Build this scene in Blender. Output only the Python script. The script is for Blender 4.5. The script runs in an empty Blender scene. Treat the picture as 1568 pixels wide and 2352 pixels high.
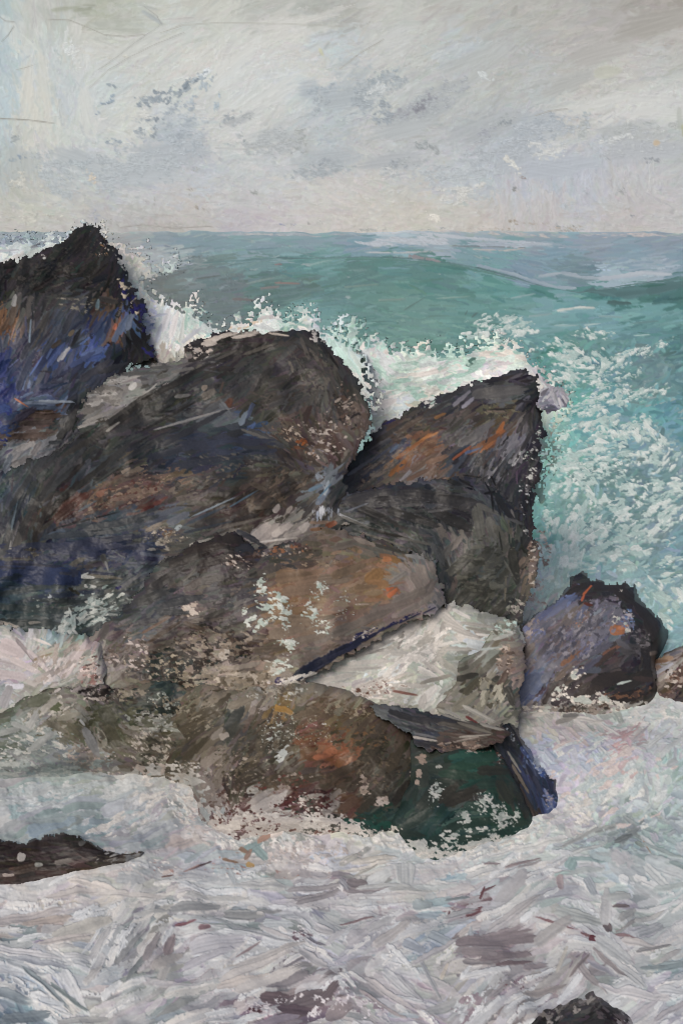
import bpy, math
import numpy as np
R = math.radians
scene = bpy.context.scene
col = scene.collection

# ---------------------------------------------------------------- camera, sky light, sun
CAMZ = 6.5
FPX = 2522.0                      # focal length in units of the 1568 x 2352 layout grid
PITCH = math.atan((1176 - 522) / FPX)
cam = bpy.data.cameras.new("camera")
cam.sensor_fit = 'VERTICAL'; cam.sensor_height = 36.0
cam.lens = 36.0 * FPX / 2352.0
cam.clip_start = 0.1; cam.clip_end = 30000
camo = bpy.data.objects.new("camera", cam); col.objects.link(camo)
camo.location = (0, 0, CAMZ); camo.rotation_euler = (math.pi / 2 - PITCH, 0, 0)
scene.camera = camo

SUN_EL, SUN_AZ = 42.0, -26.0      # azimuth measured from straight behind the camera, negative = left
w = bpy.data.worlds.new("World"); scene.world = w; w.use_nodes = True
nt = w.node_tree; bg = nt.nodes["Background"]
sk = nt.nodes.new("ShaderNodeTexSky"); sk.sky_type = 'NISHITA'; sk.sun_disc = False
sk.sun_elevation = R(SUN_EL); sk.air_density = 1.0; sk.dust_density = 6.0; sk.ozone_density = 0.6
nt.links.new(sk.outputs[0], bg.inputs[0]); bg.inputs[1].default_value = 0.10
a = R(SUN_AZ)
sdir = np.array([math.sin(a) * math.cos(R(SUN_EL)), -math.cos(a) * math.cos(R(SUN_EL)), math.sin(R(SUN_EL))])
sk.sun_rotation = math.atan2(sdir[0], sdir[1])
sun = bpy.data.lights.new("sun", 'SUN'); sun.energy = 1.3; sun.angle = R(26); sun.color = (1.0, 0.98, 0.955)
so = bpy.data.objects.new("sun", sun); col.objects.link(so)
from mathutils import Vector
so.rotation_euler = Vector(-sdir).to_track_quat('-Z', 'Y').to_euler()
scene.cycles.pixel_filter_type = 'BLACKMAN_HARRIS'; scene.cycles.filter_width = 1.15
vs = scene.view_settings
vs.view_transform = 'Standard'; vs.look = 'None'; vs.exposure = 0.0; vs.gamma = 1.0; vs.use_curve_mapping = False
LIT = 0.95                        # albedo = wanted colour / LIT
KSEA = 0.80

cp, sp_ = math.cos(PITCH), math.sin(PITCH)
def rays(px, py):
    x = (px - 784.0) / FPX; yc = -(py - 1176.0) / FPX
    return x, cp + yc * sp_, -sp_ + yc * cp
def sea_y(py):
    _, dy, dz = rays(0.0, py)
    return CAMZ * dy / -dz

# ---------------------------------------------------------------- noise and the paint engine
rng = np.random.default_rng(11)
def vnoise(h, w_, cell, seed, octv=1):
    out = np.zeros((h, w_), np.float32); amp = 1.0; tot = 0
    r = np.random.default_rng(seed)
    for o in range(octv):
        c = max(cell / 2 ** o, 1.0)
        gh, gw = int(h / c) + 3, int(w_ / c) + 3
        g = r.random((gh, gw), dtype=np.float32)
        y = np.arange(h) / c; x = np.arange(w_) / c
        yi = y.astype(int); xi = x.astype(int); fy = y - yi; fx = x - xi
        fy = (fy * fy * (3 - 2 * fy)).astype(np.float32)[:, None]; fx = (fx * fx * (3 - 2 * fx)).astype(np.float32)[None, :]
        a0 = g[yi][:, xi]; a1 = g[yi][:, xi + 1]; b0 = g[yi + 1][:, xi]; b1 = g[yi + 1][:, xi + 1]
        out += amp * ((a0 * (1 - fx) + a1 * fx) * (1 - fy) + (b0 * (1 - fx) + b1 * fx) * fy)
        tot += amp; amp *= 0.55
    return out / tot
def hexc(s):
    c = np.array([int(s[i:i + 2], 16) / 255 for i in (0, 2, 4)], np.float32)
    g = float(c @ np.array([.3, .59, .11], np.float32))
    return g + (c - g) * SAT
def parse(s):
    """'x y rrggbb' triples -> arrays"""
    t = s.split(); n = len(t) // 3
    return (np.array([[float(t[3 * i]), float(t[3 * i + 1])] for i in range(n)]),
            np.array([hexc(t[3 * i + 2]) for i in range(n)]))
SAT = .86; DABSAT = .85
_T = vnoise(1056, 1056, 16, 77, 2); _T = (_T - _T.mean()) / _T.std() * .2 + .5
def tex(a, b):
    a = np.mod(a, 1000.); b = np.mod(b, 1000.)
    ai = a.astype(np.int32); bi = b.astype(np.int32); fa = a - ai; fb = b - bi
    return (_T[bi, ai] * (1 - fa) + _T[bi, ai + 1] * fa) * (1 - fb) + (_T[bi + 1, ai] * (1 - fa) + _T[bi + 1, ai + 1] * fa) * fb
STREAK = rng.random(4096).astype(np.float32)
class Canvas:
    def __init__(s, x0, y0, x1, y1, base, step=2.0, seed=1):
        s.x0, s.y0, s.step = x0, y0, step
        s.w = int((x1 - x0) / step) + 1; s.h = int((y1 - y0) / step) + 1
        s.x1 = x0 + (s.w - 1) * step; s.y1 = y0 + (s.h - 1) * step
        s.c = np.empty((s.h, s.w, 3), np.float32); s.c[:] = hexc(base)
        s.z = np.zeros((s.h, s.w), np.float32)
        s.X = (x0 + np.arange(s.w) * step).astype(np.float32)
        s.Y = (y0 + np.arange(s.h) * step).astype(np.float32)
        n = vnoise(s.h, s.w, 3.2, seed + 5, 2)                     # speckle the paint skips over
        s.n = np.clip((n - n.mean()) / (n.std() * 4.2) + .5, 0, 1)
        e = vnoise(s.h, s.w, 5, seed + 9, 2); s.e = (e - e.mean()) / (e.std() * 2)
    def stroke(s, x, y, ang, L, W, c1, c2=None, load=1.5, h=1.0, rag=.22, soft=1.0, bend=0., streak=1.0, alpha=1.0):
        a = math.radians(ang); ca, sa = math.cos(a), math.sin(a)
        ex = (abs(ca) * L + abs(sa) * W) / 2 * 1.15 + abs(bend) * W + 3; ey = (abs(sa) * L + abs(ca) * W) / 2 * 1.15 + abs(bend) * W + 3
        i0 = max(int((x - ex - s.x0) / s.step), 0); i1 = min(int((x + ex - s.x0) / s.step) + 2, s.w)
        j0 = max(int((y - ey - s.y0) / s.step), 0); j1 = min(int((y + ey - s.y0) / s.step) + 2, s.h)
        if i1 - i0 < 2 or j1 - j0 < 2: return
        dx = s.X[None, i0:i1] - x; dy = s.Y[j0:j1, None] - y
        u = (dx * ca + dy * sa) * (2 / L); v = (dy * ca - dx * sa) * (2 / W)
        if bend: v = v + bend * (u * u - .4)
        k0 = int(rng.integers(0, 3900))
        q = np.clip((v + 1.3) * (W / 6.5), 0, 190); qi = q.astype(np.int32); qf = q - qi
        st = STREAK[k0 + qi] * (1 - qf) + STREAK[k0 + 1 + qi] * qf
        e = s.e[j0:j1, i0:i1]
        au = np.abs(u); av = np.abs(v)
        pw = 1.5 + 3.2 * STREAK[k0]
        env = np.sqrt(np.clip(1 - np.minimum(au, 1.) ** pw, 0, 1)) * (1 - .22 * u)
        du = (1 - au - rag * 1.1 * (st - .4)) * (L / 2); dv = (env - av) * (W / 2) + e * rag * min(W, 16) * .5
        m = np.clip(np.minimum(du, dv) / (s.step * soft) + .5, 0, 1)
        if L > 30: m = m * np.clip((st * .95 + .72 - u) * 3.5, 0, 1)
        if load < 1.4:
            m = m * np.clip((load - .30 * u * (load < 1) - s.n[j0:j1, i0:i1] - .25 * av * av) * 7, 0, 1)
        m = m * alpha
        if c2 is None: c2 = c1
        t = np.clip((st - .5) * 1.3 * streak + .5 + .35 * u, 0, 1)[..., None] if streak > 0 else .5
        m3 = m[..., None]
        cc = s.c[j0:j1, i0:i1]
        cc *= (1 - m3); cc += m3 * (c1 * (1 - t) + c2 * t)
        ridge = np.clip((av - .62) * 3, 0, 1) + np.clip((u - .7) * 3, 0, 1.2)
        zz = s.z[j0:j1, i0:i1]
        hh = h * (.5 + .5 * st + .55 * ridge)
        zz *= (1 - .8 * m); zz += m * hh
    # many strokes, colours from the nearest colour note
    def fill(s, pts, cols, dirs, L, W, n, jit=18, aj=14, cj=.03, box=None, h=1.0, soft=1.0, load=1.5, scale=None, keep=None, rag=.22, alpha=1.0, bend=.25):
        x0, y0, x1, y1 = box or (s.x0, s.y0, s.x1, s.y1)
        P = rng.random((n, 2)) * [x1 - x0, y1 - y0] + [x0, y0]
        D = np.array(dirs, float)
        for p in P:
            if keep is not None:
                ii = int((p[0] - s.x0) / s.step); jj = int((p[1] - s.y0) / s.step)
                if not keep[min(max(jj, 0), s.h - 1), min(max(ii, 0), s.w - 1)]: continue
            q = p + rng.normal(0, jit, 2)
            d2 = ((pts - q) ** 2).sum(1); k = int(d2.argmin())
            q = p + rng.normal(0, jit * 1.3, 2); k2 = int(((pts - q) ** 2).sum(1).argmin())
            dd = 1 / (((D[:, :2] - p) ** 2).sum(1) + 400.) ** 1.5
            a2 = np.radians(D[:, 2] * 2)
            an = math.degrees(math.atan2((dd * np.sin(a2)).sum(), (dd * np.cos(a2)).sum())) / 2 + rng.normal(0, aj)
            if rng.random() < .5: an += 180
            f = scale(p[0], p[1]) if scale else 1.0
            b = rng.normal(0, cj)
            c1 = np.clip(cols[k] + b + rng.normal(0, cj * .35, 3), .01, 1); c2 = np.clip(c1 * .6 + cols[k2] * .4 + rng.normal(0, cj), .01, 1)
            lf = rng.uniform(.6, 1.5) * f; wf = rng.uniform(.6, 1.4) * f
            s.stroke(p[0], p[1], an, L * lf, W * wf, c1, c2, h=h * rng.uniform(.4, 1.4), soft=soft, load=load if load > 1.4 else load * rng.uniform(.8, 1.2), rag=rag, bend=rng.normal(0, bend), alpha=alpha)
    # hand placed dabs, each 'x y angle length width colour'
    def dabs(s, txt, h=1.2, load=1.5, aj=4, **k):
        global SAT
        keepS = SAT; SAT = SAT * DABSAT
        t = txt.split()
        for i in range(0, len(t), 6):
            x, y, an, L, W = map(float, t[i:i + 5]); c = hexc(t[i + 5])
            s.stroke(x, y, an + rng.normal(0, aj), L, W, c, np.clip(c * rng.uniform(.86, .97), 0, 1), h=h, load=load, **k)
        SAT = keepS
    def speck(s, cx, cy, rx, ry, ang, n, size, cs, h=1.2, dang=None, asp=1.6, load=1.5, alpha=1.0, soft=1.0):
        """dry scumble: irregular torn flecks inside an ellipse, dense at its heart"""
        cs = cs.split(); cov = min(n * size * size * asp * 1.0 / (math.pi * rx * ry), .85) * (.8 if load < 1.4 else 1)
        ex = max(rx, ry) * 1.35 + 4
        i0 = max(int((cx - ex - s.x0) / s.step), 0); i1 = min(int((cx + ex - s.x0) / s.step) + 2, s.w)
        j0 = max(int((cy - ex - s.y0) / s.step), 0); j1 = min(int((cy + ex - s.y0) / s.step) + 2, s.h)
        if i1 - i0 < 3 or j1 - j0 < 3: return
        dx = s.X[None, i0:i1] - cx; dy = s.Y[j0:j1, None] - cy
        a = math.radians(ang); u = (dx * math.cos(a) + dy * math.sin(a)) / rx; v = (dy * math.cos(a) - dx * math.sin(a)) / ry
        rr = np.sqrt(u * u + v * v); b = math.radians((ang if dang is None else dang) + rng.normal(0, 10))
        p = dx * math.cos(b) + dy * math.sin(b); q = dy * math.cos(b) - dx * math.sin(b)
        cc = s.c[j0:j1, i0:i1]; zz = s.z[j0:j1, i0:i1]
        for c in cs:
            cell = size * 1.15
            ox, oy = rng.random(2) * 1000
            f = tex(p * (16 / (cell * asp)) + ox, q * (16 / cell) + oy) + .35 * tex(p * (48 / (cell * asp)) + oy, q * (40 / cell) + ox)
            ins = f[rr < 1]
            if ins.size < 4: continue
            th = np.quantile(ins, 1 - min(cov / len(cs) * 1.25, .93)); sd = f.std() + 1e-6
            fall = np.clip(rr - .45, 0, 2) ** 1.5 * 2.6 * sd
            m = np.clip((f - th - fall) / sd * (cell / s.step) * .42 / soft, 0, 1) * alpha
            t = tex(p * 3 + oy, q * 8 + ox) - .5
            col_ = np.clip(hexc(c) * (1 + t[..., None] * .14), 0, 1)
            cc *= (1 - m[..., None]); cc += col_ * m[..., None]
            zz *= (1 - .5 * m); zz += m * h * (.7 + .6 * t)
    def path(s, pts, W, c, h=1.2, c2=None, load=1.5, W2=None, rag=.3):
        c = hexc(c); c2 = hexc(c2) if c2 else c * .9
        for i in range(len(pts) - 1):
            (x0, y0), (x1, y1) = pts[i], pts[i + 1]
            L = math.hypot(x1 - x0, y1 - y0); f = i / max(len(pts) - 2, 1)
            ww = W if W2 is None else W * (1 - f) + W2 * f
            s.stroke((x0 + x1) / 2, (y0 + y1) / 2, math.degrees(math.atan2(y1 - y0, x1 - x0)), L * 1.25, ww, c, c2, h=h, load=load, rag=rag)

def lin(c):
    return np.where(c <= .04045, c / 12.92, ((c + .055) / 1.055) ** 2.4)

# ---------------------------------------------------------------- materials: oil-like matt paint, its shading included, held in the colour attribute
def paint_material(name, rough=.5, spec=.3, bump=.0, scale=60., emit=False, bw=.5):
    m = bpy.data.materials.new(name); m.use_nodes = True; t = m.node_tree; N = t.nodes
    b = N["Principled BSDF"]
    at = N.new("ShaderNodeAttribute"); at.attribute_name = "pigment_and_shade"
    b.inputs["Roughness"].default_value = rough; b.inputs["Specular IOR Level"].default_value = spec
    tc = N.new("ShaderNodeTexCoord")
    no = N.new("ShaderNodeTexNoise"); no.inputs["Scale"].default_value = scale; no.inputs["Detail"].default_value = 5
    t.links.new(tc.outputs["Object"], no.inputs["Vector"])
    mr = N.new("ShaderNodeMapRange"); mr.inputs[1].default_value = .3; mr.inputs[2].default_value = .7
    mr.inputs[3].default_value = .93; mr.inputs[4].default_value = 1.06
    t.links.new(no.outputs[0], mr.inputs[0])
    mx = N.new("ShaderNodeVectorMath"); mx.operation = 'SCALE'
    t.links.new(at.outputs["Color"], mx.inputs[0]); t.links.new(mr.outputs[0], mx.inputs["Scale"])
    t.links.new(mx.outputs[0], b.inputs["Base Color"])
    if bump:
        bp = N.new("ShaderNodeBump"); bp.inputs["Strength"].default_value = bw; bp.inputs["Distance"].default_value = bump
        t.links.new(no.outputs[0], bp.inputs["Height"]); t.links.new(bp.outputs[0], b.inputs["Normal"])
    return m
MAT_ROCK = paint_material("wet_rock", .45, .22, .004, 34.)
MAT_FOAM = paint_material("sea_foam", .55, .2, .003, 34.)
MAT_SEA = paint_material("sea_water", .5, .10, .002, 22.)

def mesh_from_grid(name, P, use, rgb, mat, quads_only=True, closed_back=None):
    """P (h,w,3) points, use (h,w) bool. closed_back: a second (h,w,3) grid that closes the solid behind."""
    h, w_ = use.shape
    q = use[:-1, :-1] & use[1:, :-1] & use[:-1, 1:] & use[1:, 1:]
    vu = np.zeros((h, w_), bool)
    vu[:-1, :-1] |= q; vu[1:, :-1] |= q; vu[:-1, 1:] |= q; vu[1:, 1:] |= q
    idx = np.full((h, w_), -1, np.int64); nf = int(vu.sum()); idx[vu] = np.arange(nf)
    jj, ii = np.nonzero(q)
    F = np.stack([idx[jj, ii], idx[jj + 1, ii], idx[jj + 1, ii + 1], idx[jj, ii + 1]], 1)
    V = P[vu]; C = rgb[vu]
    if closed_back is not None:
        inner = np.zeros((h, w_), bool)
        inner[1:-1, 1:-1] = q[:-1, :-1] & q[1:, :-1] & q[:-1, 1:] & q[1:, 1:]
        ib = idx.copy(); nb = int(inner.sum()); ib[inner] = nf + np.arange(nb)
        FB = np.stack([ib[jj, ii], ib[jj, ii + 1], ib[jj + 1, ii + 1], ib[jj + 1, ii]], 1)
        V = np.concatenate([V, closed_back[inner]]); C = np.concatenate([C, rgb[inner]]); F = np.concatenate([F, FB])
    me = bpy.data.meshes.new(name)
    me.vertices.add(len(V)); me.vertices.foreach_set("co", V.astype(np.float32).ravel())
    me.loops.add(F.size); me.loops.foreach_set("vertex_index", F.astype(np.int32).ravel())
    me.polygons.add(len(F)); me.polygons.foreach_set("loop_start", (np.arange(len(F)) * 4).astype(np.int32))
    me.update(calc_edges=True)
    me.polygons.foreach_set("use_smooth", np.ones(len(F), bool))
    at = me.color_attributes.new("pigment_and_shade", 'FLOAT_COLOR', 'POINT')
    C4 = np.ones((len(C), 4), np.float32); C4[:, :3] = C; at.data.foreach_set("color", C4.ravel())
    me.materials.append(mat)
    o = bpy.data.objects.new(name, me); col.objects.link(o)
    return o
def inpoly(X, Y, poly):
    r = np.zeros(X.shape, bool); n = len(poly)
    for i in range(n):
        (x0, y0), (x1, y1) = poly[i], poly[(i + 1) % n]
        if y0 == y1: continue
        c = ((Y < y0) != (Y < y1)) & (X < (x1 - x0) * (Y - y0) / (y1 - y0) + x0)
        r ^= c
    return r
def tps(ctrl, X, Y):
    c = np.array([(a_, b_, d_ if d_ else sea_y(b_) + .02) for a_, b_, d_ in ctrl], float); n = len(c)
    def phi(d2): return np.where(d2 > 0, d2 * np.log(np.maximum(d2, 1e-9)) * .5, 0)
    s = 1 / 500.
    xy = c[:, :2] * s
    K = phi(((xy[:, None] - xy[None]) ** 2).sum(2)) + np.eye(n) * .02
    Q = np.concatenate([np.ones((n, 1)), xy], 1)
    A = np.block([[K, Q], [Q.T, np.zeros((3, 3))]])
    sol = np.linalg.lstsq(A, np.concatenate([c[:, 2], np.zeros(3)]), rcond=None)[0]
    out = sol[n] + sol[n + 1] * X * s + sol[n + 2] * Y * s
    for i in range(n):
        out = out + sol[i] * phi((X * s - xy[i, 0]) ** 2 + (Y * s - xy[i, 1]) ** 2)
    return out
def parse_poly(s):
    t = [float(v) for v in s.split()]
    return list(zip(t[::2], t[1::2]))

RELIEF = 1.3
def solid(name, label, cat, outline, depth, notes, dirs, L=42, W=13, n=None, seed=1, jit=15, aj=14, cj=.028, rag=9, rough=.16,
          thick=1.3, rnd=.13, mat=None, group=None, kind=None, extra=None, passes=2, h=1.0, edge=None, facet=True, holes=0., bend=.25, lit=None, foot=False):
    """A boulder (or a body of foam): a real solid built at its own distance, with a rounded rim, a relief of ledges and
    knife-stroke ridges on its near side and a bulging far side."""
    poly = parse_poly(outline)
    xs = [p[0] for p in poly]; ys = [p[1] for p in poly]
    cv = Canvas(min(xs) - 16, min(ys) - 16, max(xs) + 16, max(ys) + (60 if foot else 16), '404040', step=1.7, seed=seed)
    X, Y = np.meshgrid(cv.X, cv.Y)
    n1 = vnoise(cv.h, cv.w, 9, seed + 31, 3) - .5; n2 = vnoise(cv.h, cv.w, 9, seed + 47, 3) - .5
    n3 = vnoise(cv.h, cv.w, 2.5, seed + 33, 1) - .5; n4 = vnoise(cv.h, cv.w, 2.5, seed + 49, 1) - .5
    ext = 40.0 if foot else 0.0
    use = inpoly(X + n1 * rag * 3.2 + n3 * rag * .8, Y + n2 * rag * 3.4 + n4 * rag * .8, poly)
    use0 = use.copy()
    if foot:                                     # the stone carries on below the water line
        for i in range(int(ext / cv.step)): use[1:] |= use[:-1].copy()
    pts, cols = parse(notes)
    if kind is None: cols = np.clip(cols + np.array([-.008, -.001, .008], np.float32), 0, 1)
    else: cols = np.clip(cols + np.array([-.022, .002, .004], np.float32), 0, 1)
    k = np.array([hexc('404040')]);
    near = ((pts[None, :, 0] - cv.X[::6, None].mean()) ** 2)
    area = use.sum() * cv.step ** 2
    n = n or int(area / (L * W) * 3.2)
    g = use.copy()
    for _ in range(4):
        g[1:] |= g[:-1].copy(); g[:-1] |= g[1:].copy(); g[:, 1:] |= g[:, :-1].copy(); g[:, :-1] |= g[:, 1:].copy()
    frac = area / ((cv.x1 - cv.x0) * (cv.y1 - cv.y0))
    N0 = int(n / max(frac, .05))
    cv.fill(pts, cols, dirs, L * 2.1, W * 2.7, int(N0 * .8), jit, aj * .8, cj, keep=g, h=h * .8, bend=bend * .6, rag=.12)
    cv.fill(pts, cols, dirs, L * 1.35, W * 1.5, int(N0 * 1.0), jit * .7, aj * .8, cj, keep=g, h=h, bend=bend * .6, rag=.14)
    cv.fill(pts, cols, dirs, L * .9, W * .8, int(N0 * .6), jit * .6, aj, cj * 1.2, keep=g, h=h, bend=bend)
    cv.fill(pts, cols, dirs, L * .7, W * .5, int(N0 * .35), jit * .6, aj * 1.3, cj * 1.3, keep=g, h=h, load=.8, bend=bend)
    if extra: extra(cv)
    # rim distance
    ed = np.zeros(use.shape, np.float32); cur = use.copy(); K = 44
    for i in range(K):
        ed += cur
        c2 = cur.copy()
        c2[1:] &= cur[:-1]; c2[:-1] &= cur[1:]; c2[:, 1:] &= cur[:, :-1]; c2[:, :-1] &= cur[:, 1:]
        if i % 3 == 0:
            c2[1:, 1:] &= cur[:-1, :-1]; c2[:-1, :-1] &= cur[1:, 1:]
        cur = c2
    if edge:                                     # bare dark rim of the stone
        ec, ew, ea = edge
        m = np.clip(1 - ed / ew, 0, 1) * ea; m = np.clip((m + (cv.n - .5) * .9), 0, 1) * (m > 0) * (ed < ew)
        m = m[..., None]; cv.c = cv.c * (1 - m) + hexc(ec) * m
    if holes:
        use = use & ~((cv.n < holes) & (ed < (13 if kind else 5)) & (Y < max(ys) - 30))
    D = tps(depth, X, Y)
    drop = np.logical_or.accumulate(use, 0); eu = np.zeros(use.shape, np.float32); cur = drop.copy()
    for i in range(22):                          # distance to the top and side rim only: the foot runs straight down into the water
        eu += cur; c2 = cur.copy(); c2[1:] &= cur[:-1]; c2[:, 1:] &= cur[:, :-1]; c2[:, :-1] &= cur[:, 1:]; cur = c2
    def blur(a_, r_):
        for ax in (0, 1):
            a_ = sum(np.roll(a_, k_, ax) for k_ in range(-r_, r_ + 1)) / (2 * r_ + 1)
        return a_
    es = blur(eu, 4)
    t = np.clip(es * cv.step / 34., 0, 1)
    D = D + rnd * (1 - np.sqrt(np.clip(1 - (1 - t) ** 2, 0, 1)))
    n5 = vnoise(cv.h, cv.w, 46, seed + 61, 2) - .5; n6 = vnoise(cv.h, cv.w, 14, seed + 71, 3) - .5
    if foot:
        low = np.clip((max(ys) - Y) / 120, .4, 1)
        n5 = n5 * low; n6 = n6 * low
    D = D + rough * (n5 * 1.1 + n6 * .10)
    if foot:                                     # ease the foot onto the water line, then under it
        bd = np.zeros(use.shape, np.float32); cur = inpoly(X, Y, poly)
        for i in range(30):
            bd += cur; c2 = cur.copy(); c2[:-1] &= cur[1:]; c2[-1] = False; cur = c2
        k5 = np.ones(9) / 9
        bd = np.apply_along_axis(lambda r: np.convolve(np.pad(r, 4, 'edge'), k5, 'valid'), 1, bd)
        D = D + np.clip(1 - bd / 30., 0, 1) ** 1.5 * np.maximum(0, sea_y(Y) + .10 - D)
    pxm = D / FPX
    wt = np.clip(eu / 3, 0, 1)
    zs = cv.z + (cv.n - .5) * .45; zs = (zs * 2 + np.roll(zs, 1, 0) + np.roll(zs, -1, 0) + np.roll(zs, 1, 1) + np.roll(zs, -1, 1)) / 6
    D1 = D - zs * RELIEF * pxm * wt
    prof = np.sqrt(np.clip(ed / K, 0, 1))
    D2 = D + thick * prof + .1
    rx, ry, rz = rays(X, Y)
    def at(Dm): return np.stack([rx * Dm / ry, Dm, CAMZ + rz * Dm / ry], 2)
    rgb = np.clip(lin(np.clip(cv.c, 0, 1)) / ((lit or LIT) * (1.0 if kind else 1.13)), 0, .88)  # authored colours carry painted shading besides the surface's own tone
    o = mesh_from_grid(name, at(D1), use, rgb, mat or MAT_ROCK, closed_back=at(D2))
    if kind: o["kind"] = kind
    o["label"] = label; o["category"] = cat
    if group: o["group"] = group
    return o

SAT = 1.0; DABSAT = 1.0
# ================================================================ SKY
SKY_NOTES = """0 20 b4bfbe 60 30 c6c6bf 160 20 bdbdb5 250 20 b2b3a6 330 30 c2c2b8 450 20 c5c4bb 600 20 bdbcb5 750 15 b4b3ad 900 20 c3c1ba 1050 30 b9b7b1 1200 30 b6b3ad 1350 30 b0aca7 1500 20 aaa49d 1560 15 a49e97
0 100 b5c1c4 20 180 bec7c8 60 90 cfd0ca 120 120 c4c8c5 200 80 cccac2 300 90 c9c8c0 400 60 c8cac4 520 80 cfcdc6 650 70 d0cdc7 760 110 c4c9ca 900 90 c6c6c1 1000 80 bfbeb9 1060 130 bbbfc0 1180 80 b6b6b3 1300 70 b9b5b0 1450 70 b8b3ae 1560 90 bbb7b2
10 260 bcc7ca 60 230 d0cec4 130 190 c4c8c7 180 140 d0d0cc 250 200 c9ccca 330 160 cbcbc5 380 220 cccdc9 300 290 cecdc6 450 140 d2cfc8 560 180 cfcfcb 680 200 ced0cf 740 170 cfccc5 850 150 c6c5c0 950 210 bfc0bd 1060 200 bcbdba 1160 170 b9b8b3 1240 210 bcbebc 1330 180 bbb8b3 1430 170 c3c0ba 1520 160 bfbfbb
0 330 b6c0c2 30 300 c2c4bd 80 300 d0cdc4 150 330 cccdc8 210 380 bfc2c2 130 390 b8bbbb 280 360 c8c9c6 330 400 b8bbbd 400 330 b8bdc1 450 350 b6b7b9 500 300 cdccc7 580 320 d0cec9 640 250 cfcec9 720 230 bcc2c4 800 200 b5babb 880 260 c4c4c0 950 270 b9b9b6 1040 250 b9bab8 1100 300 b4b6b6 1170 340 b8bcc0 1270 300 c3c2be 1350 250 cac8c2 1450 240 cfcdc8 1540 240 cbcac6 1500 330 bfbfbd 1400 350 bcbdc1 1200 270 b6b8b7
10 400 b4b8b6 60 440 bfbdb4 20 460 c2c0b5 100 490 c4c2b8 50 505 c6c3b8 180 470 c5c3bc 150 440 c0c1be 250 440 b9babb 330 450 c6c5c2 400 430 c2c0bf 470 400 c0c2c5 550 380 c1c3c2 540 440 c4c2c0 620 400 c4c5c4 700 330 b9bbba 740 360 b8bcbe 640 310 c4c4c1 780 300 b8bcbd 850 330 bfbebb 920 370 bcbdbd 1000 350 bcbdbd 1080 330 b8babc 1120 400 b9bdc0 1050 410 bec1c2 950 420 c3c0bb 870 430 c6c2bc 760 430 c9c5c0 680 450 c8c5c1 1180 440 bfbec2 1260 380 babdc3 1340 420 bcbec4 1420 420 bfbdbd 1520 400 bebdbd 1560 350 babcba
30 515 c0bbb6 120 510 bfbab5 230 500 bcb9b5 300 520 b5b2ae 370 520 bab5b0 450 500 bfbab5 550 510 beb8bb 640 500 c5bfbe 740 490 c9c4be 850 500 ccc6be 950 490 c8c2b8 1050 490 c6c1ba 1150 470 c3bebb 1250 490 c1bcba 1350 460 bdbcc0 1400 500 bfbab7 1500 470 c0bbba 1560 510 c0bcba 1450 520 bfb9b6 600 525 c2bcbb 800 520 c8c1ba 1100 520 c4bcb4"""
skycv = Canvas(-640, -420, 2210, 560, 'c6c5c0', step=2.5, seed=3)
_p, _c = parse(SKY_NOTES)
SD = [(60, 60, 80), (100, 250, 82), (60, 400, 75), (300, 60, -5), (350, 180, -38), (200, 420, 20), (500, 150, -40), (600, 300, -30), (450, 380, 10), (700, 80, -12), (900, 220, -32), (1100, 180, -28), (1300, 120, -18), (1500, 60, -10),
      (1450, 250, -16), (1300, 320, -20), (1000, 380, -12), (1200, 420, 85), (1400, 420, 80), (100, 500, -3), (600, 500, 0), (1000, 500, 0), (1400, 510, 0), (800, 400, 20)]
skycv.fill(_p, _c, SD, 150, 60, 2600, 30, 16, .010, soft=7, rag=.3)
skycv.fill(_p, _c, SD, 90, 30, 4200, 22, 22, .012, soft=4, rag=.4, alpha=.7)
skycv.fill(_p, _c, SD, 55, 14, 5200, 16, 30, .018, soft=2.5, rag=.5, alpha=.55)
skycv.fill(_p, _c, SD, 26, 11, 6500, 14, 40, .022, box=(-640, 300, 2210, 535), soft=2, rag=.5, alpha=.5)
skycv.fill(_p, _c, SD, 60, 3, 1800, 20, 12, .03, soft=1.5, rag=.4, alpha=.4)
skycv.fill(_p, _c, SD, 24, 7, 9000, 24, 30, .028, box=(-300, 90, 1900, 525), soft=1.1, rag=.8, load=.72, alpha=.6)
skycv.fill(_p, _c, SD, 60, 9, 2200, 24, 14, .025, box=(-300, 0, 1900, 525), soft=1.1, rag=.6, load=.8, alpha=.5)
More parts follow.
